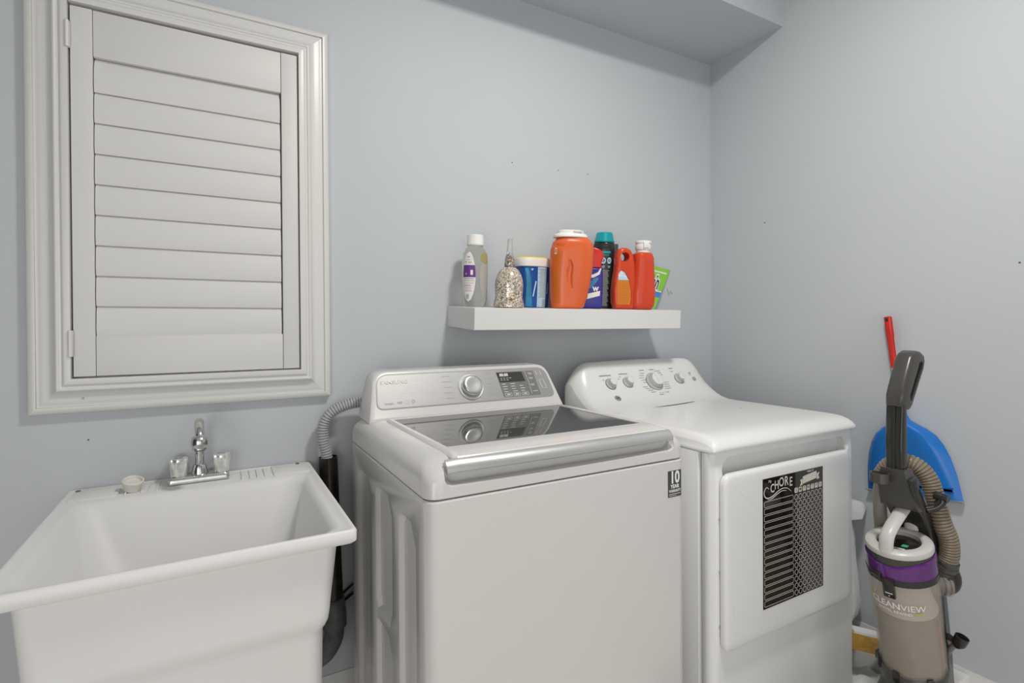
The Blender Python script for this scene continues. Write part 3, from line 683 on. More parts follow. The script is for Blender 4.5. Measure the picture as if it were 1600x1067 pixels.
# chore chart magnet on the dryer door
chart = thing('chore_chart', 'black and white magnetic chore chart stuck on the dryer door', 'chart', (1.482, DF-0.0205, 0.652))
CX0, CX1, CZ0, CZ1, CYF = 1.340, 1.627, 0.4685, 0.8365, DF-0.0215
bm = new(); box(bm, CX0, CX1, CYF, DF-0.0203, CZ0, CZ1); obj('magnet_sheet', bm, 'chart_black', chart)
fc = lambda u, v, w_: (u, CYF-0.0003, v)
bm = new()
put_text(bm, 'My', 0.011, fc, 1.371, 0.8265, bold=0.0001)
for ch, x, z, s in (('C', 1.382, 0.8045, 0.034), ('H', 1.4015, 0.8115, 0.035), ('O', 1.4235, 0.8165, 0.037), ('R', 1.4465, 0.8165, 0.038), ('E', 1.4675, 0.8115, 0.037)):
    put_text(bm, ch, s, fc, x, z, bold=0.0005, sx=0.80)
S1 = spline([(1.366, 0.805, 0), (1.359, 0.811, 0), (1.350, 0.808, 0), (1.3445, 0.797, 0), (1.350, 0.785, 0), (1.364, 0.780, 0), (1.385, 0.784, 0), (1.410, 0.7945, 0), (1.432, 0.7985, 0), (1.452, 0.795, 0), (1.469, 0.784, 0)], 5)
stroke(bm, [(p_.x, p_.y) for p_ in S1], [0.0012+0.0022*math.sin(PI*min(1, i/(len(S1)-1))) for i in range(len(S1))], fc)
S2 = spline([(1.360, 0.7755, 0), (1.378, 0.776, 0), (1.400, 0.7845, 0), (1.425, 0.7915, 0), (1.447, 0.7895, 0)], 5)
stroke(bm, [(p_.x, p_.y) for p_ in S2], [0.001+0.0018*math.sin(PI*i/(len(S2)-1)) for i in range(len(S2))], fc)
obj('title_lettering', bm, 'print_cream', chart)
bm = new()
flat_poly(bm, [(1.525, 0.797), (1.594, 0.805), (1.594, 0.827), (1.525, 0.819)], fc)
flat_poly(bm, [(1.5235, 0.8125), (1.5115, 0.8105), (1.5165, 0.8025), (1.5100, 0.7925), (1.5235, 0.7945)], fc)
flat_poly(bm, [(1.5955, 0.8005), (1.6095, 0.8030), (1.6035, 0.8115), (1.6095, 0.8215), (1.5955, 0.8190)], fc)
put_text(bm, 'WEEK OF', 0.0075, fc, 1.563, 0.8305, bold=0.0002)
obj('date_banner', bm, 'print_cream', chart)
cxs = [1.4925+i*0.0200 for i in range(7)]
bm = new(); b2 = new()
for i, ch in enumerate('SMTWTFS'):
    flat_poly(bm, rrect(cxs[i]-0.0078, cxs[i]+0.0078, 0.7755, 0.7905, 0.003, 3), fc)
    put_text(b2, ch, 0.013, lambda u, v, w_: (u, CYF-0.0005, v), cxs[i], 0.7832, bold=0.0002)
hd = obj('day_header', bm, 'print_cream', chart); obj('day_lettering', b2, 'print_black', hd)
bm = new()
for r_ in range(15):
    z = 0.7625-r_*0.0201
    for x in cxs: stroke(bm, circ(x, z, 0.0078, 16), 0.0016, fc, closed=True)
obj('day_circles', bm, 'print_cream', chart)
bm = new()
for r_ in range(15):
    z1 = 0.7715-r_*0.0201; stroke(bm, rrect(1.3455, 1.4785, z1-0.0155, z1, 0.0035, 3), 0.0013, fc, closed=True)
obj('name_boxes', bm, 'print_cream', chart)

# ================================================================== shelf and what stands on it
TILT = math.radians(3.6)
RS = Matrix.Rotation(TILT, 3, 'X')
SO = Vector((1.154, 1.498, 1.331))      # front top edge, middle
shelf = thing('floating_shelf', 'long white floating shelf on the back wall above the washer', 'shelf', SO, RS)
bm = new(); box(bm, -0.448, 0.448, 0, 0.2215, -0.0705, 0, 0.0012, 1); obj('board', bm, 'shelf', shelf, local=True)
bm = new(); box(bm, -0.447, 0.447, 0.2195, 0.2300, -0.069, -0.002); obj('wall_rail', bm, 'dark_box', shelf, local=True)

def stand(name, label, cat, x, y, rz=0.0, group=None):
    """a thing standing on the sloping shelf top; local z is up its axis, local -y its front"""
    z = SO.z+(y-SO.y)*math.tan(TILT)
    R = RS @ Matrix.Rotation(-rz, 3, 'Z')
    return thing(name, label, cat, (x, y, z+0.0004), R, group)

class Sect:
    """bottle body given by rows (z, rx, ry, cx); superellipse exponent n"""
    def __init__(s, rows, n=2.4): s.rows, s.n = rows, n
    def at(s, z):
        R_ = s.rows
        for a, b_ in zip(R_, R_[1:]):
            if a[0] <= z <= b_[0]:
                t_ = (z-a[0])/max(1e-9, b_[0]-a[0]); return [a[i]+t_*(b_[i]-a[i]) for i in (1, 2, 3)]
        return R_[-1][1:]
    def p(s, ang, z, off=0.0):
        rx, ry, cx = s.at(z); c, q = math.cos(ang), math.sin(ang); e_ = 2/s.n
        return Vector((cx+(rx+off)*math.copysign(abs(c)**e_, c), (ry+off)*math.copysign(abs(q)**e_, q), z))
    def body(s, N=40):
        b_ = new(); loft(b_, [[s.p(2*PI*k/N, r_[0]) for k in range(N)] for r_ in s.rows]); return b_
    def patch(s, b_, rows, off=0.0006, N=10):
        """rows: (z, a0, a1) in degrees, -90 is the front"""
        pr = None
        for z, a0, a1 in rows:
            cur = [b_.verts.new(s.p(math.radians(a0+(a1-a0)*k/N), z, off)) for k in range(N+1)]
            if pr:
                for k in range(N): b_.faces.new((pr[k], pr[k+1], cur[k+1], cur[k]))
            pr = cur

def smooth_rows(keys, n=5):
    pts = [Vector((k[0], k[1], k[2])) for k in keys]; cx = [k[3] if len(k) > 3 else 0.0 for k in keys]; out = []
    for i in range(len(keys)-1):
        for k in range(n):
            t_ = k/n; h_ = t_*t_*(3-2*t_); a, b_ = pts[i], pts[i+1]
            out.append((a.x+(b_.x-a.x)*t_, a.y+(b_.y-a.y)*h_, a.z+(b_.z-a.z)*h_, cx[i]+(cx[i+1]-cx[i])*h_))
    out.append((pts[-1].x, pts[-1].y, pts[-1].z, cx[-1])); return out

# 1 clear soap bottle
t1 = stand('soap_bottle', 'clear plastic bottle of pale liquid with purple and white label, left end of the shelf', 'bottle', 0.768, 1.634, math.radians(12))
s1 = Sect([(0, 0.030, 0.026, 0), (0.003, 0.0345, 0.030, 0), (0.012, 0.040, 0.034, 0)]+smooth_rows([(0.025, 0.0425, 0.035), (0.09, 0.0435, 0.036), (0.145, 0.0435, 0.035), (0.175, 0.041, 0.033), (0.192, 0.033, 0.028), (0.202, 0.0235, 0.0235), (0.206, 0.021, 0.021)], 4), 2.3)
obj('bottle', s1.body(), 'clear_plastic', t1, local=True)
bm = new(); lathe(bm, (0, 0, 0.2045), (0, 0, 1), [(0.0275, 0), (0.0288, 0.002), (0.0288, 0.006), (0.0278, 0.008), (0.0275, 0.030), (0.0262, 0.035), (0.023, 0.037), (0.0, 0.0372)], 32); obj('cap', bm, 'print_white', t1, local=True)
def oval(z, c=-128, zc=0.100, hz=0.083, ha=33, p_=2.0):
    q = max(0, 1-abs((z-zc)/hz)**p_)**(1/p_); return c-ha*q, c+ha*q
bm = new(); s1.patch(bm, [(z, *oval(z)) for z in [0.017+0.166*k/22 for k in range(23)]]); lb = obj('label', bm, 'label_white', t1, local=True)
bm = new(); s1.patch(bm, [(z, *oval(z)) for z in (0.098, 0.106, 0.114, 0.122, 0.130, 0.138)], 0.0009); obj('label_band', bm, 'purple', lb, local=True)
bm = new()
for z, a0, a1, h_ in ((0.163, -133, -122, 0.004), (0.155, -137, -120, 0.0015), (0.147, -145, -138, 0.004), (0.146, -128, -112, 0.0025), (0.092, -155, -101, 0.002), (0.086, -156, -101, 0.0012), (0.078, -156, -103, 0.0012), (0.070, -154, -114, 0.0022), (0.064, -153, -112, 0.0012), (0.058, -153, -112, 0.0012), (0.052, -150, -110, 0.0016)):
    s1.patch(bm, [(z, a0, a1), (z+h_, a0, a1)], 0.0011, 4)
for k in range(6): s1.patch(bm, [(0.026, -140+k*3, -138.4+k*3), (0.042, -140+k*3, -138.4+k*3)], 0.0011, 1)
obj('label_print', bm, 'print_grey', lb, local=True)
bm = new(); s1.patch(bm, [(0.106, -117, -106), (0.122, -117, -106)], 0.0011, 3)
for a in (-142, -138): s1.patch(bm, [(0.106, a, a+1.5), (0.113, a, a+1.5)], 0.0011, 1)
obj('label_code', bm, 'print_white', lb, local=True)

bm = new(); s1.patch(bm, [(z, *oval(z, -55, 0.098, 0.062, 26)) for z in [0.037+0.122*k/16 for k in range(17)]], 0.0005); obj('back_label', bm, 'back_paper', t1, local=True)
bm = new(); s1.patch(bm, [(z, *oval(z, -52, 0.163, 0.020, 28)) for z in [0.144+0.038*k/8 for k in range(9)]], 0.0008); obj('back_label_top', bm, 'olive', t1, local=True)

# 2 glitter bell
t2 = stand('glitter_bell', 'glittery mosaic bell with clear glass handle, second from left on the shelf', 'bell', 0.8615, 1.562)
bm = new(); lathe(bm, (0, 0, 0), (0, 0, 1), [(0.044, 0), (0.0515, 0.002), (0.0525, 0.008), (0.0500, 0.020), (0.0465, 0.032), (0.0460, 0.045), (0.0475, 0.060), (0.0482, 0.075), (0.0465, 0.092), (0.0415, 0.108), (0.0335, 0.122), (0.0240, 0.131), (0.0165, 0.1345), (0.0150, 0.136)], 48); obj('bell', bm, 'glitter', t2, local=True)
bm = new(); lathe(bm, (0, 0, 0.1355), (0, 0, 1), [(0.0165, 0), (0.0175, 0.003), (0.0172, 0.008), (0.0160, 0.026), (0.0135, 0.036), (0.0112, 0.040), (0.0100, 0.052), (0.0084, 0.074), (0.0074, 0.092), (0.0066, 0.0935)], 28); obj('handle', bm, 'clear_glass', t2, local=True)
bm = new(); lathe(bm, (0, 0, 0.139), (0, 0, 1), [(0.012, 0), (0.0135, 0.005), (0.012, 0.018), (0.007, 0.030), (0.002, 0.034)], 16); obj('glitter_filling', bm, 'glitter', t2, local=True)

# 3 wipes tub
t3 = stand('wipes_tub', 'blue tub of wipes with cream lid and yellow top, third from left on the shelf', 'tub', 1.0165, 1.666)
s3 = Sect([(0, 0.058, 0.042, 0), (0.003, 0.060, 0.044, 0), (0.140, 0.0645, 0.047, 0), (0.150, 0.063, 0.046, 0)], 2.6)
obj('tub', s3.body(), 'blue_label', t3, local=True)
s3b = Sect([(0.147, 0.068, 0.0485, 0), (0.149, 0.0698, 0.0502, 0), (0.171, 0.0705, 0.0505, 0), (0.1745, 0.0685, 0.049, 0), (0.176, 0.065, 0.046, 0)], 2.6)
obj('lid', s3b.body(), 'lid_cream', t3, local=True)
s3c = Sect([(0.1755, 0.062, 0.044, 0), (0.1785, 0.061, 0.043, 0), (0.181, 0.057, 0.039, 0), (0.1815, 0.048, 0.033, 0)], 2.6)
obj('lid_top', s3c.body(), 'yellow', t3, local=True)
bm = new(); s3.patch(bm, [(0.002, -93, -66), (0.060, -93, -66), (0.100, -93, -66), (0.146, -93, -66)], 0.0006); lb = obj('text_label', bm, 'pale_blue', t3, local=True)
bm = new()
for k in range(22):
    z = 0.138-k*0.0048; s3.patch(bm, [(z, -91+(k % 3), -69+(k*7 % 5)-2), (z+0.0016, -91+(k % 3), -69+(k*7 % 5)-2)], 0.0010, 4)
for k in range(5): s3.patch(bm, [(0.006+k*0.0055, -80, -69), (0.0085+k*0.0055, -80, -69)], 0.0010, 3)
obj('label_print', bm, 'print_grey', lb, local=True)
bm = new(); s3.patch(bm, [(0.004, -138, -108), (0.05, -134, -112), (0.09, -131, -114), (0.12, -134, -120), (0.140, -140, -126)], 0.0007); obj('turquoise_swirl', bm, 'teal_blue', t3, local=True)
bm = new(); s3.patch(bm, [(0.040, -108, -104), (0.09, -100, -96), (0.095, -99, -95.5)], 0.0009, 3); s3.patch(bm, [(0.05, -62, -58), (0.09, -57, -54)], 0.0009, 3); s3.patch(bm, [(0.133, -112, -109), (0.139, -115, -106)], 0.0009, 3); obj('white_print', bm, 'pale_blue', t3, local=True)

# 4 big orange detergent tub
t4 = stand('detergent_tub', 'big orange detergent tub with wide white lid, tallest orange container on the shelf', 'tub', 1.1080, 1.566, math.radians(24))
K = 0.00228
def row(y, l, r, d): return ((484-y)*K*0.985, (r-l)/2*K, d, ((l+r)/2-886)*K)
s4 = Sect([(0, 0.052, 0.036, -0.006), (0.002, 0.056, 0.040, -0.006)]+smooth_rows([row(480, 858.5, 911, 0.042), row(462, 856.5, 916, 0.044), row(440, 855.5, 920, 0.046), row(415, 855, 923, 0.047), row(393, 855.5, 923.5, 0.047), row(381, 858.5, 922, 0.045), row(374.5, 864, 916, 0.041), row(372, 868, 912, 0.038)], 4), 2.7)
bm = s4.body(48)
c = new()      # pressed hand grip groove
pth = resample(spline([(-0.010, 0, 0.176), (-0.0045, 0, 0.150), (-0.008, 0, 0.115), (-0.004, 0, 0.085), (0.004, 0, 0.066)], 8), 0.006)
tube(c, [Vector((q.x, -s4.at(q.z)[1]-0.004, q.z)) for q in pth], [0.004+0.0085*math.sin(PI*i/(len(pth)-1))**0.7 for i in range(len(pth))], 12)
bm = bool_cut(bm, c); obj('tub', bm, 'orange', t4, local=True, sharp=50)
s4b = Sect([(0.250, 0.0585, 0.044, 0), (0.252, 0.0610, 0.0455, 0), (0.258, 0.0605, 0.0450, 0), (0.263, 0.056, 0.042, 0), (0.265, 0.049, 0.038, 0), (0.2655, 0.047, 0.037, 0), (0.2735, 0.0465, 0.0365, 0), (0.276, 0.044, 0.034, 0)], 2.5)
obj('lid', s4b.body(44), 'print_white', t4, local=True)
bm = new(); box(bm, 0.004, 0.036, -0.0390, -0.034, 0.2660, 0.2730, 0.001); obj('lid_latch', bm, 'light_grey', t4, local=True)
bm = new(); s4.patch(bm, [(0.020, -146, -112), (0.06, -150, -116), (0.10, -152, -117), (0.15, -152, -116), (0.19, -150, -114), (0.225, -146, -112)], 0.0006); lb = obj('label', bm, 'orange_label', t4, local=True)
bm = new()
for z, a0, a1, h_ in ((0.189, -143, -119, 0.0014), (0.184, -148, -117, 0.0010), (0.173, -148, -116, 0.0014), (0.150, -138, -132, 0.003), (0.150, -126, -122, 0.003)): s4.patch(bm, [(z, a0, a1), (z+h_, a0, a1)], 0.0011, 4)
for k in range(18): s4.patch(bm, [(0.137-k*0.0047, -146+(k % 2), -132+((k*5) % 7)*1.6), (0.1384-k*0.0047, -146+(k % 2), -132+((k*5) % 7)*1.6)], 0.0011, 3)
for k in range(8): s4.patch(bm, [(0.205-k*0.0022, -131, -119-(k % 3)*2), (0.2059-k*0.0022, -131, -119-(k % 3)*2)], 0.0011, 3)
obj('label_print', bm, 'amber', lb, local=True)
bm = new()
for z0, z1, a0, a1 in ((0.190, 0.193, -145, -136), (0.208, 0.211, -145, -136), (0.190, 0.211, -145, -143.6), (0.190, 0.211, -137.4, -136)): s4.patch(bm, [(z0, a0, a1), (z1, a0, a1)], 0.0011, 2)
obj('label_code', bm, 'lid_cream', lb, local=True)

# 5 red and blue pouch
t5 = stand('cleaner_pouch', 'small red and blue cleaner pouch squeezed between the orange tub and black bottle', 'pouch', 1.2330, 1.604, math.radians(36))
def pz(b_, poly, y0, y1, bev): prism(b_, poly, lambda u, v, w_: (u, w_, v), y0, y1, bev)
bm = new(); pz(bm, [(-0.045, 0), (0.040, 0), (0.0455, 0.004), (0.047, 0.06), (0.046, 0.125), (0.042, 0.152), (-0.043, 0.152), (-0.047, 0.06)], -0.019, 0.019, 0.007); obj('pouch', bm, 'navy', t5, local=True)
bm = new(); pz(bm, [(-0.041, 0.1515), (0.040, 0.1515), (0.0385, 0.172), (0.044, 0.187), (0.047, 0.197), (0.042, 0.210), (0.030, 0.222), (0.014, 0.228), (-0.014, 0.228), (-0.034, 0.220), (-0.043, 0.195)], -0.016, 0.016, 0.006); obj('red_top', bm, 'red', t5, local=True)
f5 = lambda u, v, w_: (u, -0.0195, v*1.08)
bm = new(); stroke(bm, [(-0.035, 0.114), (0.010, 0.112), (0.030, 0.122), (0.037, 0.139)], [0.010, 0.011, 0.010, 0.004], f5)
flat_poly(bm, [(-0.038, 0.026), (0.036, 0.045), (0.037, 0.062), (-0.038, 0.044)], f5); put_text(bm, 'w', 0.03, f5, 0.020, 0.070, bold=0.001); obj('white_print', bm, 'print_white', t5, local=True)
bm = new(); stroke(bm, [(-0.03, 0.062), (0.0, 0.080), (0.018, 0.098), (0.028, 0.106)], [0.006, 0.018, 0.016, 0.004], lambda u, v, w_: (u, -0.0193, v*1.08)); obj('blue_swirl', bm, 'teal_blue', t5, local=True)

# 6 black bottle, teal cap
t6 = stand('scent_bottle', 'tall black bottle with teal cap standing behind the red-orange jug', 'bottle', 1.3420, 1.664, math.radians(38))
s6 = Sect([(0, 0.036, 0.032, 0), (0.003, 0.0405, 0.036, 0)]+smooth_rows([(0.012, 0.0435, 0.038), (0.12, 0.0435, 0.038), (0.20, 0.0455, 0.039), (0.235, 0.0455, 0.039), (0.252, 0.041, 0.036), (0.262, 0.034, 0.031)], 4), 2.3)
obj('bottle', s6.body(), 'black_bottle', t6, local=True)
bm = new(); lathe(bm, (0, 0, 0.258), (0, 0, 1), [(0.0385, 0), (0.0395, 0.002), (0.0395, 0.006), (0.0375, 0.008), (0.0315, 0.036), (0.0285, 0.039), (0.0, 0.0395)], 36); obj('cap', bm, 'teal', t6, local=True)
bm = new()
for c_ in (-121, -93, -66):
    n = 20
    for a0 in range(n):
        q0, q1 = 2*PI*a0/n, 2*PI*(a0+1)/n; V = []
        for q, rr in ((q0, 1), (q1, 1), (q1, 0.55), (q0, 0.55)): V.append(bm.verts.new(s6.p(math.radians(c_+10.5*rr*math.cos(q)), 0.186+0.0125*rr*math.sin(q), 0.0007)))
        bm.faces.new(V)
    s6.patch(bm, [(0.180, c_-1.5, c_+1.5), (0.192, c_-1.5, c_+1.5)], 0.0008, 2); s6.patch(bm, [(0.163, c_-7, c_+7), (0.1655, c_-7, c_+7)], 0.0008, 2); s6.patch(bm, [(0.158, c_-5, c_+5), (0.160, c_-5, c_+5)], 0.0008, 2)
obj('round_symbols', bm, 'pale_blue', t6, local=True)
bm = new(); s6.patch(bm, [(0.214, -115, -60), (0.222, -115, -60)], 0.0007); s6.patch(bm, [(0.206, -108, -66), (0.2085, -108, -66)], 0.0007); obj('teal_lettering', bm, 'teal', t6, local=True)
bm = new()
for k in range(26):
    z = 0.146-k*0.0054; s6.patch(bm, [(z, -116, -64-(k*7 % 9)), (z+0.0026, -116, -64-(k*7 % 9))], 0.0007, 6)
obj('small_print', bm, 'print_grey', t6, local=True)
# dark box behind it
t6b = stand('dark_box', 'dark grey slim box leaning on the wall behind the black bottle', 'box', 1.417, 1.7045)
bm = new(); box(bm, -0.028, 0.0235, -0.009, 0.0085, 0, 0.262, 0.0012); obj('carton', bm, 'dark_box', t6b, local=True)
bm = new(); box(bm, -0.027, 0.0225, -0.0095, -0.0088, 0.232, 0.236); obj('carton_stripe', bm, 'print_grey', t6b, local=True)

# 7 red-orange jug with ring handle
t7 = stand('fabric_jug', 'red-orange jug with ring handle and white cap, rightmost bottle on the shelf', 'jug', 1.4060, 1.560, math.radians(16))
K7 = 0.00246
U = lambda x: (x-987)*K7
Vv = lambda y: (484-y)*K7*1.01
bm = new()
pz(bm, [(U(x), Vv(y)) for x, y in ((956, 484), (985, 484), (988, 470), (987, 440), (985, 415), (983, 405), (980, 398), (976.5, 393), (971, 390.5), (964, 390.5), (958.5, 394), (956, 401), (955.5, 412), (955, 424), (953, 438), (951.5, 455), (952.5, 474))], -0.0235, 0.0235, 0.010)
c = new(); pz(c, circ(U(967), Vv(404.5), 7.3*K7, 24), -0.05, 0.05, 0); bm = bool_cut(bm, c)
c = new(); pz(c, [(U(x), Vv(y)) for x, y in ((957, 478), (956, 455), (957.5, 430), (962, 424), (968, 427), (975, 438), (979.5, 455), (980.5, 470), (979, 478))], -0.05, -0.0200, 0.0); bm = bool_cut(bm, c)
s7 = Sect([(0, 0.036, 0.028, U(1001)), (0.003, 0.041, 0.034, U(1001))]+smooth_rows([(Vv(477), 19.5*K7, 0.039, U(1001.5)), (Vv(458), 20.5*K7, 0.041, U(1001.5)), (Vv(440), 18.5*K7, 0.039, U(1002)), (Vv(420), 16.8*K7, 0.037, U(1002)), (Vv(405), 16*K7, 0.036, U(1001.5)), (Vv(399), 14.5*K7, 0.033, U(1001)), (Vv(396.5), 12*K7, 0.028, U(1001))], 4), 2.8)
obj('handle_half', bm, 'red_orange', t7, local=True, sharp=45)
obj('jug_body', s7.body(44), 'red_orange', t7, local=True, sharp=50)
bm = new(); lathe(bm, (U(1001.5), 0, Vv(398)), (0, 0, 1), [(0.0255, 0), (0.0262, 0.002), (0.0262, 0.012), (0.0285, 0.0145), (0.030, 0.017), (0.030, 0.030), (0.028, 0.036), (0.0305, 0.040), (0.0305, 0.046), (0.0285, 0.049), (0.0, 0.0495)], 36); cp = obj('cap', bm, 'print_white', t7, local=True)
bm = new(); box(bm, U(1001.5)-0.014, U(1001.5)+0.008, -0.0335, -0.028, Vv(398)+0.020, Vv(398)+0.044, 0.003); obj('cap_tab', bm, 'print_white', cp, local=True)
f7 = lambda u, v, w_: (u, -0.0206, v)
bm = new(); flat_poly(bm, [(U(x), Vv(y)) for x, y in ((957.3, 477), (956.5, 455), (957.0, 440), (976.2, 440), (979.2, 455), (980, 469), (978.6, 477))], f7); lb = obj('label_lower', bm, 'amber', t7, local=True)
bm = new(); flat_poly(bm, [(U(x), Vv(y)) for x, y in ((957.0, 439.6), (957.7, 430.5), (962, 424.7), (967.7, 427.6), (974.5, 438.4), (975.8, 439.6))], f7); lb2 = obj('label_upper', bm, 'pale_blue', t7, local=True)
bm = new(); f7b = lambda u, v, w_: (u, -0.0209, v)
for k in range(9): stroke(bm, [(U(958.5), Vv(446+k*3.3)), (U(974+((k*3) % 4)), Vv(446+k*3.3))], 0.0011, f7b)
obj('label_print', bm, 'orange_label', lb, local=True)
bm = new(); put_text(bm, 'D', 0.026, f7b, U(961.3), Vv(431), bold=0.0015, sx=0.8); stroke(bm, [(U(965), Vv(433)), (U(971), Vv(435))], 0.004, f7b); obj('label_lettering', bm, 'print_white', lb2, local=True)

# 8 green pouch leaning against the wall
gp = [Vector((1.47, 1.648, 1.3412)), Vector((1.592, 1.632, 1.3402)), Vector((1.762, 1.7085, 1.5165)), Vector((1.56, 1.7085, 1.545))]
t8 = thing('green_pouch', 'bright green film pouch with blue band leaning on the wall at the right shelf end', 'pouch', gp[0])
# plane axes through the pouch
ex = (gp[1]-gp[0]).normalized(); en = ex.cross(gp[2]-gp[0]).normalized(); 
def qd(a, b_, o_=0.0):
    p_ = gp[0].lerp(gp[1], a).lerp(gp[3].lerp(gp[2], a), b_); bulge = 0.010*math.sin(PI*min(1, max(0, a)))*math.sin(PI*min(1, max(0, b_)))
    return p_+en*(-0.0015 if False else 0)+Vector((0.25, -0.9, 0.3)).normalized()*(bulge+o_)
bm = new(); N = 10; G = {}
for s_ in (0, 1):
    for i in range(N+1):
        for j in range(N+1):
            p_ = qd(i/N, j/N); back_ = gp[0].lerp(gp[1], i/N).lerp(gp[3].lerp(gp[2], i/N), j/N)+Vector((0, 0.0025, 0))
            G[s_, i, j] = bm.verts.new(p_ if s_ == 0 else back_)
for s_ in (0, 1):
    for i in range(N):
        for j in range(N): bm.faces.new((G[s_, i, j], G[s_, i+1, j], G[s_, i+1, j+1], G[s_, i, j+1]))
for i in range(N):
    bm.faces.new((G[0, i, 0], G[0, i+1, 0], G[1, i+1, 0], G[1, i, 0])); bm.faces.new((G[0, i, N], G[0, i+1, N], G[1, i+1, N], G[1, i, N]))
    bm.faces.new((G[0, 0, i], G[0, 0, i+1], G[1, 0, i+1], G[1, 0, i])); bm.faces.new((G[0, N, i], G[0, N, i+1], G[1, N, i+1], G[1, N, i]))
obj('pouch', bm, 'green', t8)
def fgrid(b_, a0, a1, b0, b1, o_, sl=0.0, n=6):
    for k in range(n):
        s0, s1 = a0+(a1-a0)*k/n, a0+(a1-a0)*(k+1)/n
        b_.faces.new([b_.verts.new(qd(*q, o_)) for q in ((s0, b0+sl*(s0-a0)), (s1, b0+sl*(s1-a0)), (s1, b1+sl*(s1-a0)), (s0, b1+sl*(s0-a0)))])
bm = new(); fgrid(bm, 0.3, 0.995, 0.28, 0.40, 0.0006); obj('blue_band', bm, 'mid_blue', t8)
bm = new(); fgrid(bm, 0.35, 0.93, 0.865, 0.90, 0.0006); put_text(bm, 'sh', 0.46, lambda u, v, w_: qd(0.66+u, 0.60+v, 0.0006), 0, 0, bold=0.05, sx=0.62); fgrid(bm, 0.72, 0.99, 0.405, 0.43, 0.0007); obj('white_print', bm, 'print_white', t8)
bm = new(); put_text(bm, 'sh', 0.46, lambda u, v, w_: qd(0.66+u, 0.60+v, 0.0010), 0, 0, bold=0.01, sx=0.62); obj('black_lettering', bm, 'print_black', t8)

# ================================================================== dustpan hanging on the right wall
pan = thing('dustpan', 'blue long-handled dustpan with red grip hanging on the right wall behind the vacuum', 'dustpan', (2.03, 0.90, 0.70))
ax0 = Vector((0, 0.9600, 1.297)); axd = Vector((0, -0.0700, -0.612)).normalized(); axp = Vector((0, axd.z, -axd.y))    # along the handle, and across (towards -y)
def dp(s, q, d): return Vector((WX-0.002-d, 0, 0))+ax0+axd*s+axp*q*1.0
# sign: q grows towards smaller y (right in the photo)
if dp(0, 1, 0).y > dp(0, 0, 0).y: axp = -axp
bm = new(); lp = []
for s, r_ in ((0.0, 0.0095), (0.002, 0.0120), (0.07, 0.0120), (0.072, 0.0108), (0.17, 0.0100), (0.176, 0.0096)):
    lp.append([dp(s, r_*math.cos(2*PI*k/16), 0.020+r_*0.8*math.sin(2*PI*k/16)) for k in range(16)])
loft(bm, lp); gr = obj('grip', bm, 'red', pan)
bm = new(); lp = [[dp(0.010+0.0045*math.sin(2*PI*k/12)*1.6, 0.0045*math.cos(2*PI*k/12), d) for k in range(12)] for d in (0.0288, 0.0306)]
loft(bm, lp); obj('hang_hole', bm, 'dark', gr)
bm = new(); tube(bm, [dp(0.17, 0, 0.020), dp(0.34, 0, 0.020)], 0.0075, 14); obj('stick', bm, 'stick_white', pan)
OUT = [(0.30, 0.0125), (0.335, 0.0135), (0.352, 0.020), (0.365, 0.040), (0.380, 0.066), (0.400, 0.090), (0.43, 0.108), (0.47, 0.122), (0.52, 0.132), (0.56, 0.136), (0.598, 0.139)]
bm = new()
def shellrow(s, hw, base):
    t_ = min(1, max(0, (s-0.30)/0.30)); n = 20; o_ = []
    dome = 0.052*(1-t_)**0.5*min(1, (s-0.28)/0.08) if s > 0.36 else 0.030
    dome = {True: 0.030, False: 0.018+0.034*max(0, 1-t_)}[s < 0.345]
    for k in range(n+1):
        q = -1+2*k/n; rim = (1-abs(q)**6); o_.append(dp(s, hw*q, base+dome*rim*(0.82+0.18*q*q) if base else 0.004))
    return o_
rows_f = [shellrow(s, h_, 0.008) for s, h_ in OUT]
for k, r_ in enumerate(rows_f):       # raised step just above the lip
    s = OUT[k][0]
rows = [r_+list(reversed([p_+Vector((0.0035 if 0 else 0, 0, 0)) for p_ in shellrow(s, h_*0.985, 0)])) for r_, (s, h_) in zip(rows_f, OUT)]
loft(bm, rows); obj('scoop', bm, 'blue_plastic', pan, sharp=50)
bm = new(); lp = []
for s, d in ((0.560, 0.022), (0.563, 0.0285), (0.570, 0.0285), (0.574, 0.023)):
    lp.append([dp(s, q*0.122, d-0.0005) for q in (-1, -0.5, 0, 0.5, 1)])
b0 = [dp(0.560, q*0.122, 0.012) for q in (-1, -0.5, 0, 0.5, 1)]; b1 = [dp(0.574, q*0.122, 0.012) for q in (-1, -0.5, 0, 0.5, 1)]
loft(bm, [b0]+lp+[b1], cap0=False, cap1=False, ring=True); obj('scoop_step', bm, 'blue_plastic', pan)
bm = new(); loft(bm, [[dp(s, q*0.139, d) for q in (-1, -0.5, 0, 0.5, 1)]+[dp(s, q*0.139, 0.003) for q in (1, 0.5, 0, -0.5, -1)] for s, d in ((0.598, 0.026), (0.606, 0.010))]); obj('rubber_lip', bm, 'grey_plastic', pan)
bm = new(); cyl(bm, dp(0.006, 0, -0.003), (-1, 0, 0), 0.0016, 0.034, 8); tag(obj('wall_hook', bm, 'pipe_grey'), 'thin nail in the right wall holding the red dustpan grip', 'hook')

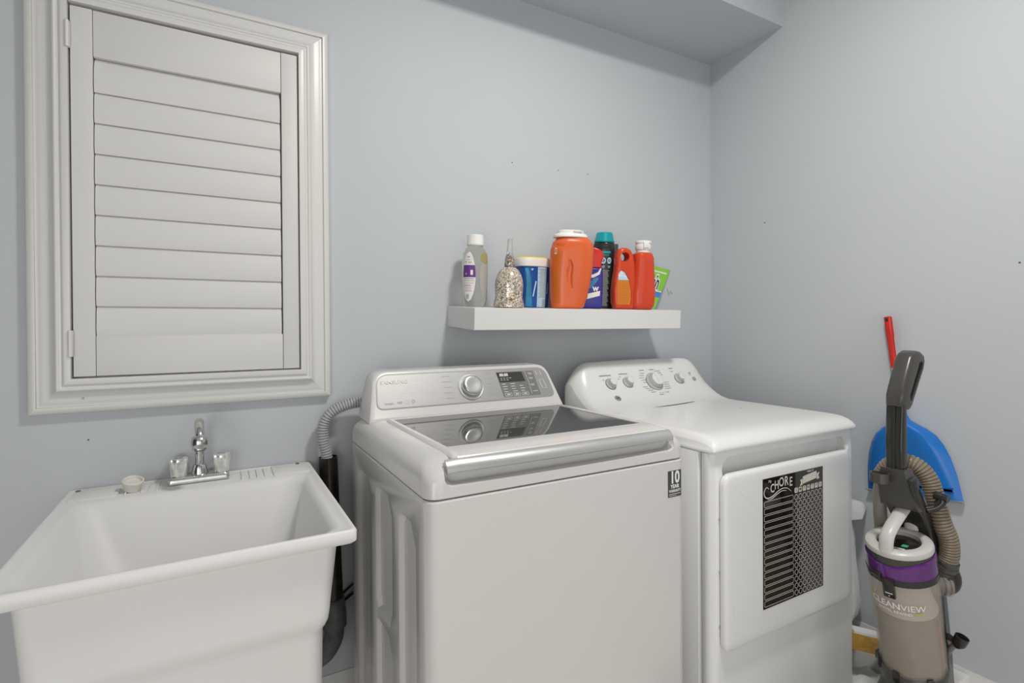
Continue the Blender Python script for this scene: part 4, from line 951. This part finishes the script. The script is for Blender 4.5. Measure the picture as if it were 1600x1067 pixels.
# ================================================================== upright vacuum
VY = 0.740
vac = thing('vacuum_cleaner', 'upright vacuum cleaner with smoky dust bin and purple band standing by the right wall', 'vacuum', (1.70, VY, 0))
TLT = math.radians(12); AX = Vector((-math.sin(TLT), 0, math.cos(TLT))); TOP = Vector((1.605, VY, 0.690))
EX = Vector((math.cos(TLT), 0, math.sin(TLT))); EY = Vector((0, 1, 0))
def vb(a, r, s):           # a: degrees, 180 = front (-x); s: distance down from the bin's top along its axis
    a = math.radians(a); return TOP-AX*s+EX*r*math.cos(a)+EY*r*math.sin(a)
def vlathe(b_, prof, n=48, **kw): loft(b_, [[vb(360*k/n, max(r, 1e-4), s) for k in range(n)] for r, s in prof], **kw)
# dirt bin
bm = new(); vlathe(bm, [(0.070, 0.372), (0.0745, 0.366), (0.0765, 0.350), (0.0800, 0.12), (0.0800, 0.090), (0.077, 0.090), (0.0770, 0.12), (0.0735, 0.350), (0.070, 0.364)], ring=True); binb = obj('dirt_bin', bm, 'bin', vac)
bm = new(); vlathe(bm, [(0.045, 0.10), (0.050, 0.105), (0.058, 0.14), (0.066, 0.170), (0.0705, 0.180), (0.0705, 0.190), (0.062, 0.195), (0.03, 0.196)]); obj('filter_skirt', bm, 'filter', binb)
bm = new(); n = 40; lp = []
for r_, s in ((0.062, 0.198), (0.0695, 0.206), (0.0690, 0.235), (0.0695, 0.28), (0.0690, 0.33), (0.0675, 0.358), (0.05, 0.362)):
    lp.append([vb(360*k/n, r_*(1+0.018*math.sin(k*1.7+s*60)+0.014*math.sin(k*3.1-s*110)), s+0.004*math.sin(k*0.9+s*20)) for k in range(n)])
loft(bm, lp); obj('collected_dust', bm, 'dust', binb)
bm = new()
pr = None
for k in range(7):
    s = 0.215+k*0.022; cur = [bm.verts.new(vb(a, 0.0722, s)) for a in (268+k, 276+k*0.6, 283+k*0.3)]
    if pr:
        for i in range(2): bm.faces.new((pr[i], pr[i+1], cur[i+1], cur[i]))
    pr = cur
obj('red_insert', bm, 'red_dim', binb)
# purple collar, black band, grey ring lid
bm = new(); n = 60
def colr(k): a = 360*k/n; return 0.022+0.014*max(0, math.cos(math.radians(a-175)))**3+0.006*max(0, math.cos(math.radians(a-215)))
loft(bm, [[vb(360*k/n, 0.0770, 0.078) for k in range(n)], [vb(360*k/n, 0.0800, 0.074) for k in range(n)], [vb(360*k/n, 0.0790, colr(k)+0.004) for k in range(n)], [vb(360*k/n, 0.0760, colr(k)) for k in range(n)], [vb(360*k/n, 0.066, colr(k)) for k in range(n)]]); obj('purple_collar', bm, 'purple_plastic', vac)
bm = new(); vlathe(bm, [(0.0770, 0.092), (0.0815, 0.091), (0.0820, 0.083), (0.0815, 0.0745), (0.077, 0.073)]); obj('black_band', bm, 'black_plastic', vac)
bm = new(); vlathe(bm, [(0.068, 0.046), (0.074, 0.040), (0.0745, 0.018), (0.070, 0.014)]); obj('lid_core', bm, 'grip_grey', vac)
bm = new(); vlathe(bm, [(0.050, 0.020), (0.050, 0.002), (0.053, -0.001), (0.060, -0.002), (0.070, -0.0005), (0.0755, 0.004), (0.0770, 0.010), (0.0762, 0.017), (0.070, 0.021)], ring=True); ringl = obj('lid_ring', bm, 'light_grey', vac)
bm = new(); vlathe(bm, [(0.052, 0.020), (0.0515, 0.014), (0.03, 0.012), (0.0, 0.0115)]); obj('lid_well', bm, 'black_plastic', ringl)
bm = new()
fl_ = lambda u, v, w_: TOP-AX*0.0105+EX*v+EY*u
stroke(bm, [(0.012, -0.030), (-0.024, -0.022)], 0.005, fl_); stroke(bm, [(0.006, -0.036), (-0.020, -0.030)], 0.003, fl_); obj('lid_lettering', bm, 'print_white', ringl)
bm = new(); flat_poly(bm, [(-0.010, -0.013), (-0.024, -0.010), (-0.024, 0.002), (-0.010, 0.0)], fl_); obj('green_sticker', bm, 'green_print', ringl)
# carrying handle: arch from the ring's front to its back
def vp_(x, z, dy=0.0): return Vector((x, VY+dy, z))
arch = spline([(1.541, VY, 0.668), (1.545, VY, 0.705), (1.566, VY, 0.728), (1.610, VY, 0.756), (1.646, VY, 0.775), (1.668, VY, 0.770), (1.676, VY, 0.745), (1.676, VY, 0.705)], 8)
bm = new(); tube(bm, arch, 1.0, 16, flat=(0.0105, 0.0175, (1, 0, 0.3))); ch_ = obj('carry_handle', bm, 'light_grey', vac)
bm = new(); box(bm, 1.634, 1.664, VY-0.012, VY+0.012, 0.776, 0.790, 0.004); obj('release_button', bm, 'black_plastic', ch_)
# front latch and lettering
def vpatch(b_, rows, r=0.0806, N=6):
    pr = None
    for s, a0, a1 in rows:
        cur = [b_.verts.new(vb(a0+(a1-a0)*k/N, r, s)) for k in range(N+1)]
        if pr:
            for k in range(N): b_.faces.new((pr[k], pr[k+1], cur[k+1], cur[k]))
        pr = cur
def vblock(b_, a0, a1, s0, s1, r0, r1, N=6):
    lp = []
    for k in range(N+1):
        a = a0+(a1-a0)*k/N; lp.append([vb(a, r0, s0), vb(a, r1-0.002, s0), vb(a, r1, s0+0.003), vb(a, r1, s1-0.003), vb(a, r1-0.002, s1), vb(a, r0, s1)])
    loft(b_, lp)
bm = new(); vblock(bm, 176, 193, 0.074, 0.125, 0.078, 0.0895); lt = obj('latch', bm, 'black_plastic', vac)
bm = new(); vpatch(bm, [(0.109, 179, 190), (0.1115, 179, 190)], 0.0899); vpatch(bm, [(0.1165, 183.5, 186), (0.119, 184, 185.5)], 0.0899); obj('latch_lettering', bm, 'print_white', lt)
bm = new(); vblock(bm, 150, 172, 0.066, 0.082, 0.078, 0.085); obj('side_clip', bm, 'black_plastic', vac)
fv = lambda u, v, w_: vb(180+math.degrees(u/0.0806), 0.0808, 0.150-v)
bm = new(); put_text(bm, 'CLEAN', 0.0235, fv, -0.012, 0.0, bold=0.0005, align='CENTER', sx=1.0); put_text(bm, 'VIEW', 0.0235, fv, 0.0535, 0.0, sx=1.0)
put_text(bm, 'SWIVEL REWIND', 0.0105, fv, 0.010, -0.0165, bold=0.0001, sx=1.0); obj('bin_lettering', bm, 'print_white', binb)
bm = new(); put_text(bm, 'PET', 0.0125, fv, 0.066, -0.0165, bold=0.0003); stroke(bm, circ(-0.057, 0.004, 0.006, 10), 0.003, fv, closed=True); stroke(bm, [(-0.060, -0.006), (-0.056, -0.010)], 0.004, fv); obj('lime_lettering', bm, 'lime', binb)
# bottom ring
bm = new(); vlathe(bm, [(0.070, 0.415), (0.0775, 0.41), (0.0790, 0.375), (0.0775, 0.366), (0.074, 0.362), (0.070, 0.370)]); br = obj('bottom_ring', bm, 'grip_grey', vac)
for a in (128, 176, 232):
    bm = new(); vblock(bm, a-5, a+5, 0.352, 0.385, 0.075, 0.0835, 3); obj('ring_clip', bm, 'black_plastic', br)
# spine behind the bin, straight upper post and the grip loop
def vprism(b_, poly, hw, bev): prism(b_, poly, lambda u, v, w_: (u, VY+w_, v), -hw, hw, bev)
bm = new()
vprism(bm, [(1.580, 0.862), (1.612, 0.866), (1.618, 0.845), (1.655, 0.790), (1.705, 0.735), (1.735, 0.66), (1.765, 0.54), (1.80, 0.36), (1.822, 0.20), (1.822, 0.09), (1.775, 0.09), (1.780, 0.22), (1.760, 0.34), (1.722, 0.54), (1.692, 0.66), (1.672, 0.715), (1.630, 0.77), (1.592, 0.815)], 0.047, 0.010)
obj('back_frame', bm, 'black_plastic', vac)
bm = new(); vprism(bm, [(1.586, 0.845), (1.612, 0.845), (1.611, 0.95), (1.608, 1.055), (1.586, 1.062), (1.580, 0.95)], 0.0215, 0.007); post = obj('handle_post', bm, 'black_plastic', vac)
bm = new(); vprism(bm, [(1.577, 0.85), (1.583, 0.85), (1.583, 1.05), (1.578, 1.05)], 0.0045, 0.002); obj('post_groove', bm, 'dark', post)
# D-shaped loop
loop_o = [(1.583, 1.052), (1.600, 1.043), (1.624, 1.040), (1.637, 1.050), (1.700, 1.146), (1.708, 1.168), (1.702, 1.186), (1.684, 1.196), (1.664, 1.1985), (1.646, 1.192), (1.634, 1.180), (1.595, 1.106), (1.584, 1.082)]
bm = new(); vprism(bm, loop_o, 0.0225, 0.010)
c = new(); prism(c, [(1.622, 1.064), (1.632, 1.066), (1.688, 1.150), (1.690, 1.163), (1.682, 1.170), (1.672, 1.166), (1.620, 1.080)], lambda u, v, w_: (u, VY+w_, v), -0.05, 0.05, 0); bm = bool_cut(bm, c)
obj('grip_loop', bm, 'grip_grey', vac, sharp=45)
# lower post, flaring into the frame
bm = new(); loft(bm, [[Vector((x+dx, VY+dy, z)) for dx, dy in ((-d, -h_), (d, -h_), (d, h_), (-d, h_))] for x, z, d, h_ in ((1.596, 0.885, 0.022, 0.028), (1.600, 0.850, 0.024, 0.034), (1.612, 0.810, 0.022, 0.040), (1.630, 0.775, 0.02, 0.046))]); obj('post_socket', bm, 'grip_grey', vac)
# cord hooks
bm = new(); n = 28
ringc = Vector((1.560, VY+0.024, 0.858)); lp = []
for r_, z in ((0.020, -0.013), (0.020, 0.013), (0.0165, 0.013), (0.0165, -0.013)):
    lp.append([ringc+Vector((math.cos(2*PI*k/n)*r_, math.sin(2*PI*k/n)*r_*1.15, z+0.0)) for k in range(n)])
loft(bm, lp, ring=True); obj('cord_ring', bm, 'grip_grey', vac)
bm = new(); tube(bm, spline([(1.655, VY-0.045, 0.775), (1.665, VY-0.062, 0.785), (1.672, VY-0.072, 0.80), (1.674, VY-0.070, 0.812)], 5), 0.010, 12); tube(bm, [(1.674, VY-0.085, 0.811), (1.674, VY-0.055, 0.814)], 0.011, 12); obj('cord_hook', bm, 'black_plastic', vac)
# taupe hose from the coupling over the back and down as a wand
HX = 1.700
bm = new(); ribbed(bm, [(1.726, 0.684, 0.612), (1.722, 0.672, 0.646), (1.712, 0.670, 0.694), (HX, 0.680, 0.738), (HX, 0.692, 0.788), (HX, 0.708, 0.842), (HX-0.005, 0.727, 0.871), (HX-0.012, 0.750, 0.884), (HX-0.020, 0.776, 0.880), (HX-0.024, 0.797, 0.865), (HX-0.026, 0.811, 0.840)], 0.0235, 0.0078, 0.0034, 22); hz = obj('hose', bm, 'taupe', vac)
bm = new(); tube(bm, spline([(HX-0.026, 0.811, 0.842), (HX-0.027, 0.817, 0.80), (HX-0.026, 0.818, 0.72), (HX-0.012, 0.813, 0.62), (HX+0.03, 0.806, 0.50)], 6), [0.0185]*4+[0.0175]*21, 18); obj('wand', bm, 'taupe_wand', vac)
bm = new(); lathe(bm, (1.727, 0.687, 0.594), Vector((-0.10, -0.34, 1)), [(0.026, -0.004), (0.0275, 0), (0.0275, 0.012), (0.0255, 0.013), (0.0275, 0.015), (0.0275, 0.027), (0.0255, 0.028), (0.0265, 0.030), (0.0255, 0.040), (0.022, 0.042)], 28); obj('hose_cuff', bm, 'grip_grey', vac)
bm = new(); lathe(bm, (1.684, 0.718, 0.562), Vector((0.70, -0.55, 0.06)), [(0.030, 0), (0.030, 0.040), (0.0335, 0.041), (0.0335, 0.048), (0.031, 0.049), (0.031, 0.053), (0.034, 0.054), (0.034, 0.060), (0.030, 0.061)], 30); obj('bin_port', bm, 'bin', vac)
bm = new(); tube(bm, spline([(1.718, 0.690, 0.563), (1.730, 0.680, 0.567), (1.734, 0.679, 0.582), (1.731, 0.683, 0.598)], 5), [0.029]*16, 20); obj('port_elbow', bm, 'black_plastic', vac)
# on-board tool holder
bm = new(); lathe(bm, (1.766, 0.672, 0.384), (0.05, -0.30, 0.9), [(0.006, 0), (0.013, 0.008), (0.0155, 0.014), (0.0165, 0.036), (0.0148, 0.037), (0.0135, 0.016), (0.006, 0.013)], 20); th = obj('tool_holder', bm, 'black_plastic', vac)
bm = new(); tube(bm, [(1.776, 0.706, 0.404), (1.768, 0.676, 0.398)], 0.0085, 10); obj('holder_arm', bm, 'grip_grey', th)
bm = new(); tube(bm, [(1.772, 0.680, 0.386), (1.780, 0.702, 0.345)], 0.007, 10); obj('holder_brace', bm, 'taupe_wand', th)
bm = new(); box(bm, 1.69, 1.715, 0.815, 0.842, 0.288, 0.312, 0.003); box(bm, 1.695, 1.74, 0.785, 0.82, 0.293, 0.307, 0.003); obj('side_catch', bm, 'grip_grey', vac)
# motor base, foot and wheels down to the floor
bm = new(); loft(bm, [LR(1.60-a, 1.79+a, VY-0.10-a, VY+0.10+a, 0.05, z) for a, z in ((0, 0.03), (0.01, 0.05), (0.0, 0.16), (-0.02, 0.24), (-0.03, 0.275))]); obj('motor_base', bm, 'grip_grey', vac)
bm = new(); loft(bm, [LR(1.32-a, 1.62+a, VY-0.165-a, VY+0.165+a, 0.05, z) for a, z in ((-0.01, 0.012), (0, 0.02), (0, 0.06), (-0.02, 0.085), (-0.05, 0.095))]); obj('floor_head', bm, 'black_plastic', vac)
for dy in (-0.12, 0.12):
    bm = new(); cyl(bm, (1.75, VY+dy-0.014, 0.045), (0, 1, 0), 0.045, 0.028, 24, bev=0.005); obj('wheel', bm, 'black_plastic', vac)
    bm = new(); cyl(bm, (1.36, VY+dy-0.014, 0.016), (0, 1, 0), 0.016, 0.028, 18, bev=0.003); obj('wheel', bm, 'black_plastic', vac)

# ================================================================== things in the gap between dryer and wall
def crumple(name, label, cat, secs, m, seed):
    rnd = random.Random(seed); b_ = new(); n = 22; lp = []
    for x, y, z, rx, ry in secs:
        ph = rnd.random()*6; lp.append([(x+rx*(1+0.12*math.sin(k*1.9+ph)+0.08*math.sin(k*3.3-ph))*math.cos(2*PI*k/n), y+ry*(1+0.12*math.sin(k*2.3+ph))*math.sin(2*PI*k/n), z+0.006*math.sin(k*1.3+ph)) for k in range(n)])
    loft(b_, lp); return tag(obj(name, b_, m, sharp=80), label, cat)
crumple('plastic_bag', 'white plastic bag hanging in the gap between dryer and right wall', 'bag',
        [(1.925, 1.075, 0.222, 0.05, 0.03), (1.945, 1.075, 0.236, 0.066, 0.035), (1.952, 1.07, 0.29, 0.066, 0.04), (1.943, 1.07, 0.35, 0.060, 0.04), (1.925, 1.07, 0.44, 0.060, 0.04), (1.920, 1.07, 0.52, 0.058, 0.04), (1.912, 1.07, 0.575, 0.050, 0.035), (1.908, 1.07, 0.59, 0.03, 0.02)], 'bag', 3)
b_ = new()
loft(b_, [[(1.87, 1.06+dy, 0.600+dz) for dy, dz in ((-0.03, 0), (0.03, 0), (0.03, 0.06), (-0.03, 0.055))], [(1.97, 1.05+dy, 0.590+dz) for dy, dz in ((-0.03, 0.0), (0.03, 0.01), (0.03, 0.065), (-0.03, 0.06))], [(2.005, 1.05+dy, 0.585+dz) for dy, dz in ((-0.02, 0.02), (0.02, 0.03), (0.02, 0.05), (-0.02, 0.045))], [(2.034, 1.045+dy, 0.608+dz) for dy, dz in ((-0.006, 0), (0.006, 0), (0.006, 0.006), (-0.006, 0.006))]])
tag(obj('folded_cloth', b_, 'bag', sharp=80), 'white folded cloth corner poking out above the plastic bag beside the dryer', 'cloth')
b_ = new(); pk = Vector((1.86, 1.035, 0.212)); pd = Vector((0.165, -0.13, -0.040)).normalized(); ps = pd.cross(Vector((0, 0, 1))).normalized(); pu = ps.cross(pd)
wood = thing('wooden_plank', 'golden brown wooden plank lying low between dryer and vacuum', 'plank', pk)
loft(b_, [[pk+pd*s+ps*a+pu*b2_ for a, b2_ in ((-0.022, -0.03), (0.022, -0.03), (0.022, 0.024), (-0.022, 0.024))] for s in (0.0, 0.20)]); obj('board', b_, 'brass_wood', wood)
b_ = new(); loft(b_, [[pk+pd*s+ps*a+pu*b2_ for a, b2_ in ((-0.0215, -0.0295), (0.0215, -0.0295), (0.0215, 0.0235), (-0.0215, 0.0235))] for s in (-0.004, 0.001)]); obj('board_end', b_, 'dark_end', wood)
b_ = new(); loft(b_, [[pk+pd*s+ps*a+pu*b2_ for a, b2_ in ((-0.02, 0.024), (0.02, 0.024), (0.02, 0.031), (-0.02, 0.031))] for s in (0.03, 0.20)]); obj('white_strip', b_, 'bag', wood)
crumple('paper_bag', 'pale crumpled white bag on the floor under the wooden plank', 'bag',
        [(1.945, 1.0, 0.0, 0.075, 0.08), (1.945, 1.0, 0.02, 0.082, 0.09), (1.94, 1.0, 0.045, 0.076, 0.08), (1.94, 0.99, 0.058, 0.060, 0.065), (1.94, 0.99, 0.064, 0.03, 0.04)], 'bag', 9)
b_ = new(); loft(b_, [[(x, y, z) for x, y in rrect(1.955+a, 2.018-a, 0.735+a, 0.79-a, 0.006, 3)] for a, z in ((0.002, 0.0), (0, 0.003), (0, 0.186), (0.002, 0.189))])
tag(obj('white_carton', b_, 'print_white'), 'white upright carton at the baseboard behind the vacuum', 'box')
